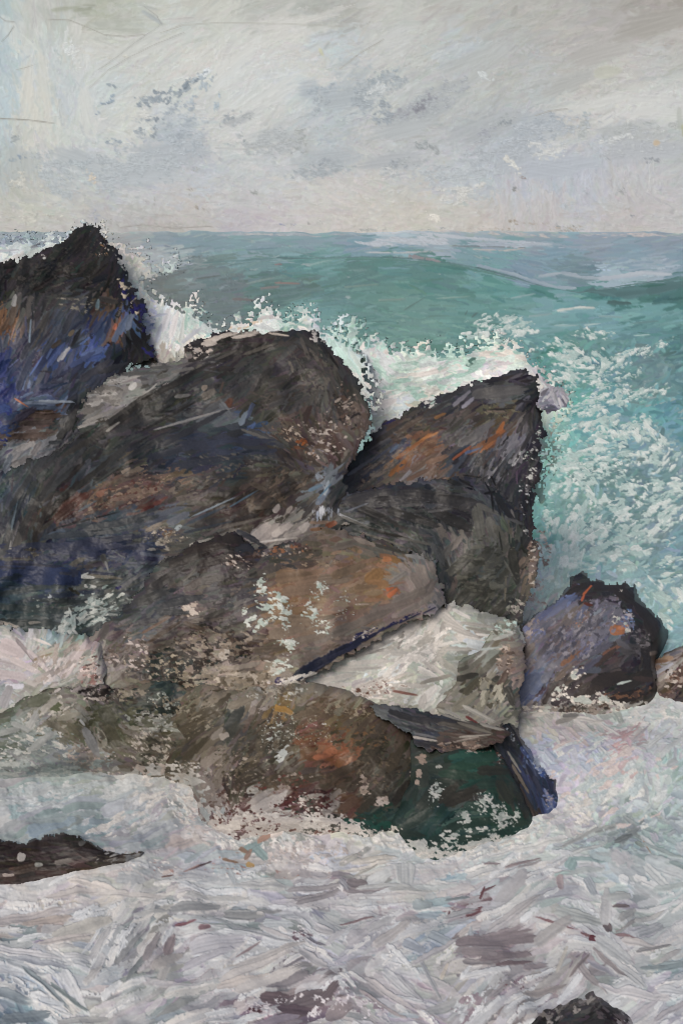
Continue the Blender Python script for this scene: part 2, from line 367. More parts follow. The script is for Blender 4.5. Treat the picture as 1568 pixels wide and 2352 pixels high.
# broad smeared greys, then smaller scumbled cloud scraps
for x_, y_, an_, L_, W_, c_ in [(970, 245, -27, 170, 34, 'aeb1b2'), (1010, 215, -25, 150, 26, 'b2b4b3'), (930, 300, -15, 200, 40, 'b6b8b8'), (830, 215, -20, 150, 34, 'b3b7b9'), (740, 215, -12, 90, 30, 'b2b7bb'), (1120, 290, -20, 190, 34, 'b0b2b3'), (1230, 290, -12, 170, 44, 'b1b5b9'), (1200, 345, -8, 200, 40, 'b5b8bc'),
                               (1320, 190, -20, 220, 34, 'b5b4b0'), (1100, 130, -24, 200, 36, 'b8b9b6'), (1450, 300, -14, 180, 26, 'b4b5b3'), (1480, 350, -6, 200, 44, 'b6b7b9'), (1300, 380, -4, 220, 40, 'b7babf'), (430, 345, -8, 170, 44, 'b4b7ba'), (330, 400, -10, 170, 44, 'b8bbbd'), (190, 385, 10, 130, 40, 'b7babb'),
                               (560, 270, -20, 90, 22, 'b4b5b5'), (640, 320, -25, 100, 34, 'bbbdbc'), (760, 360, -10, 150, 34, 'b4b7b9'), (930, 370, -8, 180, 30, 'b5b6b7'), (1380, 120, -14, 240, 40, 'b5b1ac'), (1500, 60, -12, 200, 50, 'aaa59e'), (260, 60, -4, 160, 16, 'b2b3a9'), (60, 380, 84, 90, 40, 'b8bab6')]:
    for k_ in range(4):
        skycv.stroke(x_ + rng.normal(0, 18), y_ + rng.normal(0, 10), an_ + rng.normal(0, 8), L_ * rng.uniform(.5, 1), W_ * rng.uniform(.5, 1), hexc(c_) * .985, hexc(c_) * 1.02, alpha=.6, soft=4, rag=.6, load=rng.uniform(.9, 1.6))
for x_, y_, an_, L_, W_, c_ in [(560, 130, -38, 190, 26, 'd4d2cc'), (640, 210, -34, 200, 26, 'd3d2cd'), (540, 200, -36, 150, 24, 'd3d3cf'), (200, 250, 80, 150, 40, 'd1d0ca'), (90, 200, 82, 180, 30, 'd3cfc5'), (1380, 240, -14, 220, 26, 'cfcdc8'), (1500, 250, -10, 150, 34, 'd0cec9'), (700, 60, -10, 240, 22, 'd1cec7'), (900, 100, -22, 150, 22, 'cac9c5'), (330, 110, -20, 200, 26, 'cdccc6'), (1240, 340, -15, 80, 14, 'cfcdca'), (900, 200, -30, 70, 12, 'cfcfcd')]:
    for k_ in range(3):
        skycv.stroke(x_ + rng.normal(0, 20), y_ + rng.normal(0, 14), an_ + rng.normal(0, 7), L_ * rng.uniform(.5, 1), W_ * rng.uniform(.4, 1), hexc(c_), hexc(c_) * 1.01, alpha=.6, soft=3, rag=.6, load=rng.uniform(.9, 1.6))
def scrap(cx, cy, rx, ry, ang, n, size, cs, alpha=.8, dang=None):
    skycv.speck(cx, cy, rx * 1.1, ry * 1.15, ang, n * 1.5, size * .9, cs, alpha=min(alpha * 1.15, 1), soft=1.3, asp=1.5, dang=dang)
for q in [(425, 195, 42, 14, -32, 26, 13, '8f979d 9ba2a6 878f96'), (470, 185, 24, 20, -60, 12, 12, 'a3aaaf b0b7bb'), (370, 222, 30, 16, -15, 13, 9, '8f969c 9aa1a6'), (330, 238, 22, 14, 0, 12, 8, '92999f a0a6aa'), (402, 250, 26, 10, -30, 9, 8, '9fa5ab adb2b6'),
          (345, 274, 30, 8, -5, 9, 7, '8d9399 9aa0a4'), (325, 305, 18, 12, 20, 9, 7, '979da2 a6abae'), (355, 300, 8, 18, 0, 6, 6, '969ca1'), (418, 320, 28, 26, 0, 22, 10, 'a8adb1 b4b8bb a2a7ac'), (455, 330, 16, 26, 0, 11, 9, 'abb0b4 b5b9bc'), (440, 250, 12, 30, 10, 12, 8, 'b0b6ba a9afb4'),
          (240, 236, 16, 7, -15, 9, 8, '8b95a0 97a0a8'), (258, 226, 5, 14, 5, 5, 6, '95a0a9'), (256, 197, 13, 4, 15, 4, 6, '99a0a5'), (226, 258, 5, 4, 0, 3, 5, '8f98a2'), (260, 325, 20, 6, 15, 5, 6, 'a0a7ac'), (265, 338, 3, 12, 0, 3, 5, 'a5aaae'),
          (30, 318, 14, 9, 0, 8, 8, '989d9d a5a9a8'), (42, 360, 24, 9, -12, 12, 8, '9ba4a9 8e98a3 a8adae'), (180, 375, 22, 14, 20, 12, 12, 'abb0b2 b3b8b9'), (232, 368, 14, 8, 30, 6, 9, 'a9adae'), (45, 415, 26, 22, 0, 14, 10, 'b0b1ac c8c4ba'),
          (535, 275, 34, 15, -25, 18, 8, 'a8aaac b2b4b5 9fa3a5'), (497, 240, 5, 28, 12, 9, 7, 'b0b9bf aab3b8'), (572, 267, 16, 7, -10, 7, 8, 'aaacab b4b5b3'), (562, 329, 3, 7, 0, 2, 5, '9b9fa0'),
          (682, 320, 28, 26, 0, 26, 9, 'a3a5a3 adaeab b5b6b3'), (740, 205, 34, 9, -12, 17, 9, 'a0a7ac abb1b4'), (730, 240, 18, 28, 20, 16, 10, 'b0b4b6 a8adb0'), (860, 195, 52, 22, -25, 32, 10, 'a6abad b1b5b5 9ea5a9'), (830, 235, 24, 18, 0, 12, 10, 'a9aeb1'), (905, 182, 14, 18, 0, 9, 9, '9fa6aa a8adaf'),
          (740, 375, 34, 11, -8, 18, 9, 'a6a9ac aeb1b3 9ea2a6'), (720, 398, 46, 7, -5, 10, 8, 'acafb1'), (935, 252, 72, 10, -28, 40, 10, '9c9aa0 a5a5a8 b0b1b2'), (985, 225, 40, 16, -30, 20, 12, 'a9adae b2b5b5'), (975, 240, 24, 8, -30, 9, 8, '8f8e94'), (880, 262, 18, 20, 0, 9, 8, '9fa4a8'),
          (925, 375, 40, 13, -8, 16, 10, 'a2a5a8 aeb0b0'), (900, 398, 30, 10, 0, 10, 8, 'adb0b2 b5b7b7'), (975, 335, 18, 8, 0, 7, 7, 'a0a3a3'), (1000, 345, 8, 10, 0, 5, 6, 'a5a6a6'), (1120, 305, 30, 14, -30, 16, 10, 'a5a6ab aeb0b3'), (1160, 275, 32, 10, -25, 16, 9, 'abaeae b2b4b4'), (1155, 283, 12, 6, -10, 5, 6, '94989b'),
          (1230, 290, 50, 26, -10, 26, 11, 'aeb3b7 b6babd a9adb1'), (1200, 330, 44, 22, -10, 20, 12, 'b0b4b9 b8bbbf'), (1345, 262, 14, 8, 0, 8, 7, 'a0a7a9 abb0b0'), (1340, 295, 10, 16, 10, 7, 7, 'b3b5b3'), (1440, 298, 54, 12, -14, 28, 11, 'aeb0ae b4b5b3'), (1530, 295, 30, 10, -20, 12, 10, 'b0b1ae b9b9b5'),
          (1490, 368, 18, 5, 0, 7, 4, '96989c'), (1395, 365, 5, 4, 0, 2, 4, '9a9ca0'), (1180, 433, 10, 6, -20, 5, 5, '7f8080 8e8d8b'), (1200, 408, 6, 3, 0, 2, 4, '8b7d78'), (1430, 440, 10, 8, 30, 4, 5, '9c9b9a'), (1450, 495, 5, 4, 0, 2, 5, '97979a'), (1345, 440, 10, 16, 0, 5, 5, 'a8a9ad'),
          (450, 388, 12, 5, 0, 5, 5, '9b9d9a a8a69e'), (436, 440, 10, 10, 40, 5, 5, '9a9690 a8a49c'), (460, 480, 14, 5, 20, 6, 5, '968f88 a89f96'), (355, 465, 2, 10, 0, 2, 4, 'a29f98'), (585, 440, 8, 5, 0, 3, 5, 'a5a5a2'), (663, 515, 22, 3, 0, 8, 4, 'a5a09e 8f95b0'), (730, 512, 30, 4, 0, 5, 4, '9b9794')]:
    scrap(*q)
for q in [(1130, 530, 60, 8, -2, 22, 5, 'a39687 8b8a88 b1a293'), (1230, 515, 40, 8, 0, 10, 5, '9a8f84 a89c90'), (1300, 525, 42, 9, 0, 26, 5, '93897f 7f8386 a59687'), (1180, 510, 10, 4, 0, 4, 5, '9c8f80'), (1030, 525, 70, 5, -3, 12, 5, '8c9295 9a9c9b'), (850, 528, 44, 4, -3, 10, 6, '9c9c98 a8a8a4'),
          (370, 520, 60, 8, 0, 14, 8, 'aea9a3 b5b1ab'), (70, 500, 60, 12, -4, 18, 9, 'd0ccc0 c8c4b8 b5b0a8'), (215, 500, 14, 18, 0, 10, 7, 'a5a7b0 b4b0b0')]:
    scrap(*q, alpha=.7, dang=0)
for q in [(1000, 230, 90, 22, -28, 60, 9, 'a8aaad b0b2b3'), (1250, 300, 90, 30, -10, 60, 9, 'adb1b5 b6b9bc'), (870, 200, 70, 24, -20, 44, 9, 'a3a8ab b0b4b5'), (1150, 350, 80, 20, -10, 30, 9, 'b0b3b6'), (620, 330, 60, 26, 0, 30, 9, 'b2b4b4'), (420, 300, 60, 50, -10, 50, 9, 'adb2b6 b8bcbf'), (300, 390, 100, 34, -8, 50, 10, 'b3b7b9'),
          (1450, 330, 100, 34, -8, 50, 9, 'b2b3b5 bbbcbc'), (740, 390, 60, 14, -6, 20, 8, 'a9adaf'), (1050, 400, 90, 20, -4, 30, 9, 'b6b9bb'), (120, 400, 60, 30, 40, 30, 9, 'b3b7b8')]:
    scrap(*q, alpha=.7)
# lighter dabs
for q in [(470, 168, 20, 7, -30, 9, 10, 'd2d5d6 dadbd9'), (990, 497, 22, 9, 20, 7, 14, 'd6cfc4 dcd5ca'), (1060, 440, 50, 18, -20, 16, 15, 'cbc8c2 cfccc6'), (1175, 380, 26, 9, 40, 8, 8, 'd0ccc4 d5d2cb'), (1220, 330, 22, 6, 10, 8, 9, 'cbcac7 d1cfcb'), (1260, 350, 34, 16, -10, 18, 9, 'c8c7c4 cfcdc8'), (1115, 176, 14, 5, 35, 4, 8, 'c9cbc9'),
          (290, 130, 60, 4, -5, 5, 6, 'c9c6bc'), (170, 120, 16, 30, -20, 12, 12, 'd5d6d3 d0d0cb'), (210, 410, 12, 16, -40, 7, 8, 'cfc4b4 cfc0ae'), (48, 425, 7, 6, 0, 4, 7, 'd6d2c8'), (860, 210, 30, 14, -30, 12, 8, 'c9cac8 c4c6c5'), (330, 262, 20, 8, 0, 6, 7, 'd0cec8'), (1410, 320, 40, 8, -10, 10, 8, 'cccbc8 c4c4c2'), (900, 395, 20, 6, 10, 5, 8, 'c8c7c4')]:
    scrap(*q)
skycv.dabs("""1507 328 0 16 14 d3b48e 738 120 60 20 7 cfcaa0 750 105 -50 22 7 a5a8a6 1395 165 -8 70 30 c4c3b2 150 20 -5 70 10 a4a694 190 22 -8 46 10 a8aa98 205 12 0 30 6 a5a697 350 40 38 60 9 acb1b4 345 18 20 50 7 b3b4b0 1180 25 -60 30 14 a5a29c 1560 275 80 60 14 b5b7ae 1568 300 80 30 8 b3b290""", alpha=.6, soft=2)
# fine drying cracks and scratches
CR = 'a8a69f'
for pts, wdt, c in [([(0, 38), (12, 48), (34, 50)], 1.8, 'b0afa9'), ([(32, 62), (20, 80), (6, 94)], 2.2, 'a3a49f'), ([(230, 158), (270, 130), (310, 98), (345, 74), (372, 55), (360, 36), (330, 14)], 1.8, 'b4b3ad'), ([(330, 80), (288, 84), (240, 80), (200, 62), (160, 46), (110, 44)], 2, 'b1aea5'),
                    ([(0, 272), (40, 274), (70, 276), (125, 283)], 2.4, 'a09b92'), ([(370, 75), (420, 58), (500, 52), (640, 54), (784, 60)], 1.8, 'b6b3aa'), ([(208, 200), (250, 160), (300, 130), (360, 100), (420, 76)], 1.8, 'bab8b1'), ([(40, 160), (60, 155), (80, 148)], 2, 'b5b2aa'),
                    ([(500, 340), (560, 342), (615, 336), (660, 325)], 1.8, 'b5b5b2'), ([(784, 155), (830, 120), (868, 98), (880, 90)], 2, 'b1aea6'), ([(280, 522), (330, 516), (400, 524), (480, 520)], 2.2, 'a8a29c'), ([(1230, 265), (1260, 255), (1300, 250)], 2, 'b0aba4')]:
    skycv.path(pts, wdt, c, load=1.5)
SKYR = 1750.0
X, Y = np.meshgrid(skycv.X, skycv.Y)
rx, ry, rz = rays(X, Y)
nn = SKYR / np.sqrt(rx * rx + ry * ry + rz * rz)
wv = vnoise(skycv.h, skycv.w, 260, 5, 2)
m_sky = bpy.data.materials.new("overcast_sky"); m_sky.use_nodes = True
t = m_sky.node_tree; t.nodes.remove(t.nodes["Principled BSDF"])
em = t.nodes.new("ShaderNodeEmission"); at_ = t.nodes.new("ShaderNodeAttribute"); at_.attribute_name = "pigment_and_shade"
t.links.new(at_.outputs["Color"], em.inputs[0]); t.links.new(em.outputs[0], t.nodes["Material Output"].inputs[0])
sz = skycv.z - np.roll(skycv.z, 1, 0)
rel = 1 + np.clip(skycv.z - np.roll(np.roll(skycv.z, 1, 0), 1, 1), -.6, .6)[..., None] * .075  # impasto shading put into the sky colour from stroke height steps
skyc = lin(np.clip(skycv.c * rel * np.array([.990, 1.0, 1.008]), 0, 1))
P = np.stack([rx * nn, ry * nn, CAMZ + rz * nn], 2)
o = mesh_from_grid("sky", P, np.ones(X.shape, bool), skyc, m_sky)
o["kind"] = "structure"; o["label"] = "pale grey overcast sky with torn grey cloud scraps"

# ================================================================ SEA
SEA_NOTES = """15 529 a0a3a6 50 539 8d949c 30 554 848c97 325 539 9da0a0 300 554 a09e9e 350 554 8f989f 400 549 87949d 450 544 7f929b 500 549 81949c 600 549 84959e 700 549 84979f 375 594 a9aeae 410 589 a9afaf 450 569 80939a 550 579 7d979a 650 579 7b989a 750 574 7c999b
450 614 7a8384 425 639 76807f 400 664 6f7370 390 679 6e706e 500 629 70807f 600 614 6d8786 700 619 5f8783 750 604 6a908c 525 669 6d7676 600 679 5d7570 700 659 647b78 750 689 62817d 725 714 749793 750 724 719490
809 544 8c9aa5 909 544 a7b1ba 1009 549 9ba8b0 1109 554 95a2ab 1234 564 8f9ca6 1384 554 8e98a4 1534 554 8a95a2 834 579 7b96a0 934 584 7d98a2 1084 584 7b969c 1159 589 7b9da0 1259 589 8199a5 1434 589 8599a6 1559 599 8599a5 884 609 557f79 959 604 5c7f7b 1009 629 4f7d75 834 629 5a7c77
1109 629 6f9696 1184 629 8094a1 1309 639 73878f 1284 659 7f9aa0 1409 639 a3b2bb 1509 629 9fabb5 1234 654 8796a2 1134 659 5c8984 1234 679 4f7f79 1359 684 52807c 1484 684 456e6a 1544 674 48706c 1434 699 4d7a76 884 664 64877f 1034 664 5f857f 934 699 6c8f86 834 704 648780 1084 699 679089 1209 704 6a928d
1334 709 71999a 1484 714 71999a 884 739 6b8e86 1009 739 6d9088 1084 749 648b84 1234 739 7c9fa0 1384 739 779da0 1534 739 6c9594 934 769 719288 1234 769 6c9290 1359 789 6a8e8b 1484 769 688f8f 1549 789 547b7b 1259 799 62918a 1409 839 64888a 1509 839 6c8688 1334 869 6b9490 1484 889 6b8888 1559 879 65888b
1334 914 6ba69c 1384 939 6c9699 1484 939 6d9c9c 1559 964 67919a 1334 964 6c9d9b 1434 989 7d9ba0 1284 989 85b5ac 1294 1039 84b0a8 1384 1029 7aa3a0 1509 1039 7f9a9c 1259 1060 7fada3 1309 1075 7ba69c 1409 1100 718f8c 1484 1085 6c8a8b 1284 1160 7ca29a 1359 1160 85a39f 1459 1160 74908e 1534 1160 7d9697
1244 1175 76a79c 1309 1210 7ea39b 1409 1225 809c9a 1509 1235 83999b 1559 1260 7c9ba0 1334 1260 9dbab2 1434 1275 97b3ad 1509 1295 7d9b9b 1559 1310 7d999b 1284 1295 a8beb5 1359 1315 8fb0ac 1434 1315 9ab5b0 1484 1345 93b0ae 1534 1385 92aeb0 1559 1435 90b0b0 1249 1335 b5c3b8 1209 1375 b7b5ad 1509 1425 9bbcb8
1209 1655 aaa59d 1284 1680 b3aca8 1359 1670 a9a9a3 1409 1645 a5b0ac 1484 1645 c0c1bd 1549 1645 bfc2be 1284 1715 b8adb0 1384 1705 b4a9a9 1434 1700 b59fa0 1534 1695 b4babb 1259 1735 aab0c0 1359 1745 a4a9bb 1424 1735 bf9fa0 1484 1730 b3b4b2 1409 1775 bba4a4 1309 1775 b4b5c0 1384 1805 b5b8b8 1509 1785 b0bbb9 1559 1785 9fb4b2
1309 1830 b7b5be 1384 1845 aeb6b6 1484 1845 a7b2b0 1559 1845 a5b3b3 1309 1885 b7b5b3 1384 1895 a0a7a6 1434 1920 8c9698 1484 1905 9ba9a8 1524 1895 9aa5a7 1559 1920 a0b0b0 1259 1930 bcc0bd 1159 1945 bfc1be 1034 1980 b5b9ba 934 1975 b9bcbd 834 1930 b9b5ad 809 1980 b4b0a6 884 2005 b7bbb8 1134 1980 abaeb0 1234 1980 b0b8b7
1334 1980 a6b1b1 1434 1980 99a8aa 1534 1980 93a5a7 1509 2005 acb6b8 15 1825 9fa5a6 75 1815 8b9ba0 150 1805 929f9f 200 1795 929c9a 225 1805 949f9f 50 1855 a7adb0 150 1855 b4bbbf 200 1855 8a9ea2 125 1895 7f959a 50 1885 86979a 20 1905 8a999c 225 1895 859b9f 275 1855 9aa8ab 350 1830 a2a4a4 400 1830 9c9a9a 425 1815 a8a19e
280 1795 b5b8b8 325 1905 8f9aa0 400 1880 969ca0 450 1905 a6a3a3 425 1920 ab9d9a 275 1940 95999a 500 1920 bab2ad 450 1970 9fa5a9 400 2005 a19fa2 525 2005 a2adb1 600 1980 9a9a98 700 1970 b5b0af 700 2005 aaa3a2 750 1985 b4bac0 25 2045 b4b2b6 125 2040 aca4a8 225 2035 bab3ae 50 2075 a9a5a4 150 2070 ada6a6 300 2050 b0b0b0
425 2050 bfbcb8 525 2045 b0b4b6 625 2040 a5a8ab 725 2035 9b9599 25 2115 a99c96 100 2110 a89e9a 200 2100 9ea1a3 300 2090 8a9093 450 2090 85898d 550 2100 888d91 675 2090 898b90 765 2090 a0a0a5 30 2145 7f8a8e 10 2150 6c7c80 100 2140 8c8e93 175 2140 b0b0a8 140 2165 b1acaa 225 2150 a0a3a8 275 2165 898c90 350 2155 827f84 425 2155 8b7f84
475 2185 a5a7b1 525 2175 a3a5ad 600 2165 a3a2a8 675 2145 a7a7ab 725 2175 837d83 765 2135 b4b5bb 25 2185 aeb2b9 100 2200 a0a7ae 175 2200 adb2b8 225 2225 a4a8af 300 2210 83868a 350 2200 817e82 385 2200 9c9795 450 2225 9a989f 600 2215 b4b0ae 550 2250 b4aeac 450 2265 a5a0a4 675 2255 77737a 750 2225 a3a2a8 50 2225 a8b2bc 125 2235 919ba6
25 2265 8796a0 100 2275 94a0a8 175 2265 b0aeac 275 2265 8c9093 350 2275 9a9a98 400 2300 85878a 475 2290 a09a9f 650 2290 6d5b62 725 2300 6f6168 600 2300 a9a6aa 625 2310 7b7179 765 2340 a9a4a6 30 2315 6d7d88 75 2300 7e8d96 125 2315 a5aeb8 200 2325 9c9f9e 300 2325 9b9b9b 375 2315 8c9598 500 2325 8c868d 575 2325 7b6b75
814 2035 857c82 859 2050 a39ea1 934 2015 b7bdbc 934 2050 a7aba8 1009 2075 93a9b0 1074 2045 aab2b3 1159 2040 a7a6a9 1209 2065 a3a5a6 1284 2035 a49fa3 1359 2035 a7b0b2 1434 2050 a0a9ab 1534 2040 9fadae 834 2100 a3a6ab 909 2100 a8a0a5 984 2110 9aa1a6 1094 2095 896f76 1134 2100 a6a3a6 1209 2095 9fa1a0 1309 2090 a0a8a8 1394 2090 b2b3b5
1444 2100 8f9294 1509 2090 a0a8a8 1559 2115 a6aaab 834 2150 abaaad 934 2140 a9a4a4 999 2155 8f9da6 959 2175 909dab 1084 2140 92888e 1159 2155 8b7b81 1209 2125 a29ca0 1284 2155 a09fa1 1394 2125 837c80 1434 2155 ada9ab 1509 2155 a6a9a9 834 2200 a3a2a7 1084 2185 847a80 1159 2195 80777c 1134 2225 7f7177 1209 2210 8b8388 1259 2200 9a989c
1334 2210 938c8f 1409 2185 adb3b5 1459 2225 aab1b2 1534 2225 8c9ea2 1509 2195 a7a8a8 909 2235 a3a1a9 834 2225 a09aa0 809 2255 8a8289 959 2265 a3a4a8 1034 2225 a9a8a0 1009 2285 a09fa3 1084 2275 a2a4a8 1159 2265 978f93 1234 2250 8f8888 1284 2250 8d8488 1384 2235 8f9092 1459 2285 b5b3b8 1534 2275 adb4ba 1534 2325 a5a5ad
1484 2315 b4b0b6 1134 2310 908c8f 1084 2325 a3a0a3 884 2310 a5a4aa 814 2315 9f9da0 799 2295 877e85 984 2315 9b949a 1159 2335 7d7577 600 1700 8a9090 900 1600 8a9090 200 1600 8a9090 500 1300 809090 900 1000 7d9893 300 900 8a9896 100 1250 808f8e 900 1300 809090 200 700 808c8c"""
SAT = .96; DABSAT = .95
sea = Canvas(-420, 532, 1990, 2520, '8fa3a3', step=2.0, seed=21)
_p, _c = parse(SEA_NOTES)
g_ = (_c * [.3, .59, .11]).sum(1, keepdims=True); k_ = np.where(_p[:, 1:] > 1600, np.where((_p[:, :1] < 520) & (_p[:, 1:] < 1930), .5, .78), 1.0); _c = g_ + (_c - g_) * k_
_c = np.clip(_c + np.where(_p[:, 1:] > 1600, [[-.010, .0, .004]], np.where(_p[:, 1:] < 1000, [[-.026, .002, .008]], [[-.014, -.004, .010]])), 0, 1).astype(np.float32)
FD = [(300, 560, -5), (600, 560, 0), (900, 560, 0), (1300, 560, 0), (1500, 620, -5), (600, 640, -8), (800, 620, -8), (1000, 620, 8), (1200, 660, 18), (1400, 690, -4), (1550, 660, -14), (900, 720, 0), (1200, 740, -3), (1500, 760, -12)]
sc_far = lambda x, y: .55 + .45 * min(max((y - 535) / 160, 0), 1)
sea.fill(_p, _c, FD, 120, 16, 2600, 9, 5, .012, box=(-420, 532, 1990, 860), scale=sc_far, h=.5)
sea.fill(_p, _c, FD, 70, 9, 3600, 7, 6, .02, box=(-420, 532, 1990, 860), scale=sc_far, h=.7)
sea.fill(_p, _c, FD, 40, 5, 2200, 7, 10, .035, box=(-420, 560, 1990, 860), scale=sc_far, h=.8, load=.8)
ND = [(1300, 860, -10), (1500, 860, -15), (1400, 1000, -15), (1300, 1150, -35), (1500, 1150, -20), (1400, 1300, -20), (1250, 1300, -55), (1500, 1400, -30), (800, 1200, 0), (200, 1000, -20)]
sea.fill(_p, _c, ND, 46, 14, 6200, 14, 22, .03, box=(-420, 790, 1990, 1660), h=.8)
sea.fill(_p, _c, ND, 30, 8, 7000, 12, 30, .045, box=(1100, 790, 1990, 1660), h=.9)
GD = [(50, 1820, -15), (200, 1860, -10), (400, 1850, -30), (600, 1950, -10), (150, 2050, -5), (450, 2050, -5), (700, 2040, 5), (100, 2120, -4), (170, 2150, -25), (60, 2210, 18), (200, 2200, 15), (250, 2180, -60), (100, 2260, 35), (300, 2250, -30), (350, 2180, -50), (500, 2180, -5), (600, 2140, 12), (600, 2220, -25),
      (750, 2140, 35), (450, 2280, -20), (700, 2300, -20), (1350, 1680, 45), (1250, 1700, 55), (1450, 1700, -30), (1350, 1780, 50), (1500, 1800, -45), (1400, 1900, -20), (1530, 1900, 20), (1250, 1930, -15), (1000, 1980, -12), (850, 1960, -15), (900, 2030, -4), (1050, 2050, -10), (1200, 2050, -30), (1350, 2040, 10),
      (1500, 2000, 20), (1500, 2080, -20), (900, 2110, -8), (850, 2180, -35), (1000, 2170, -30), (1150, 2150, -30), (1120, 2200, -5), (1250, 2200, -40), (1350, 2150, 20), (1400, 2200, 45), (1500, 2170, -25), (1500, 2230, -10), (1300, 2250, -40), (950, 2270, 35), (850, 2300, 30), (1100, 2290, -50), (1480, 2300, -35), (1540, 2330, -40)]
sea.fill(_p, _c, GD, 140, 42, 2200, 20, 10, .02, bend=.15, box=(-420, 1640, 1990, 2520), h=1.0, soft=1.3)
sea.fill(_p, _c, GD, 92, 26, 3200, 16, 11, .03, bend=.12, box=(-420, 1640, 1990, 2520), h=1.1)
sea.fill(_p, _c, GD, 60, 10, 500, 15, 14, .03, bend=.1, box=(-420, 1640, 1990, 2520), h=1.1)
sea.fill(_p, _c, GD, 30, 11, 3000, 10, 35, .035, box=(1180, 1620, 1700, 1960), h=1.5)
# far water: crest line of the long swell, broken light along the horizon
sea.path([(470, 606), (560, 600), (640, 594), (720, 596), (800, 594), (880, 592), (960, 596), (1030, 606), (1100, 618), (1170, 636), (1230, 656), (1280, 672), (1330, 674), (1400, 664), (1480, 652), (1570, 640), (1700, 632)], 4, '4a6a6b', c2='5d7f80')
sea.path([(800, 600), (880, 600), (960, 606), (1040, 616), (1110, 630), (1180, 648)], 12, '4c7a73', c2='5c8880', load=1.1)
sea.path([(1100, 612), (1160, 626), (1220, 645), (1280, 662), (1320, 664)], 7, '8a9daa', c2='9aabb4')
sea.path([(1240, 636), (1290, 628), (1340, 638), (1400, 644)], 8, '94a4ae', c2='a8b4bb'); sea.path([(1380, 641), (1430, 636), (1480, 628), (1540, 632)], 10, 'a9b4bd', c2='b4bec5')
sea.path([(1350, 676), (1420, 688), (1490, 680), (1568, 664), (1640, 655)], 24, '46696a', c2='52797a', load=1.3)
sea.path([(870, 536), (930, 534), (990, 540), (1080, 547), (1180, 556), (1260, 562)], 7, 'b4bdc5', c2='a5b1bb', load=1.0)
sea.path([(850, 581), (930, 582), (1000, 578)], 4, 'b4babb', load=.9); sea.path([(1090, 574), (1160, 577), (1200, 572)], 4, 'b8b9b6', load=.9); sea.path([(1040, 566), (1130, 568), (1200, 570)], 3, '7a8388', load=.9)
sea.path([(1280, 721), (1320, 718), (1362, 717)], 4, 'd0d6cf'); sea.path([(940, 590), (990, 598), (1010, 604)], 8, '928f92', load=1.0)
for s_ in ["440 570 -3 60 3 6d8088", "520 590 -12 60 3 6b8a89", "600 573 -4 80 3 7092a0", "700 585 4 70 3 6a8a8c", "560 612 -14 70 4 5b7c7d", "650 605 -10 60 4 8fb0ad", "740 610 -12 60 4 83a8a3", "480 645 -10 60 4 5f6c6b", "600 650 -5 70 4 7a908d", "660 655 0 60 4 8c7670", "620 664 -3 50 5 827e7c",
           "560 690 0 60 6 6f6b6a", "830 660 -5 90 4 7f9f95", "900 690 -2 70 4 829f96", "1040 686 -4 80 4 82a69c", "700 640 -8 60 5 54857c", "760 660 -5 50 5 4f7d74", "990 650 -4 60 5 4f7f76", "1200 690 -2 60 4 8aaeae", "1400 732 -3 60 4 8fb3b3", "1480 742 -8 70 4 5f8687", "1300 750 0 60 4 9dbcbb", "1240 728 -3 60 4 90b0b1",
           "1360 748 0 40 3 b5cac6", "1130 745 0 50 3 55817a", "1420 706 -5 60 7 446a68", "1500 670 -10 60 5 2f6b60", "1490 660 -8 40 5 2e6f62", "640 616 0 20 4 8a6f70", "1475 771 -5 40 3 a5c2be", "950 700 -20 60 3 5c7f78", "1090 724 -35 20 4 516e6b", "1070 720 -60 12 3 4a6664"]:
    sea.dabs(s_, h=1.0)
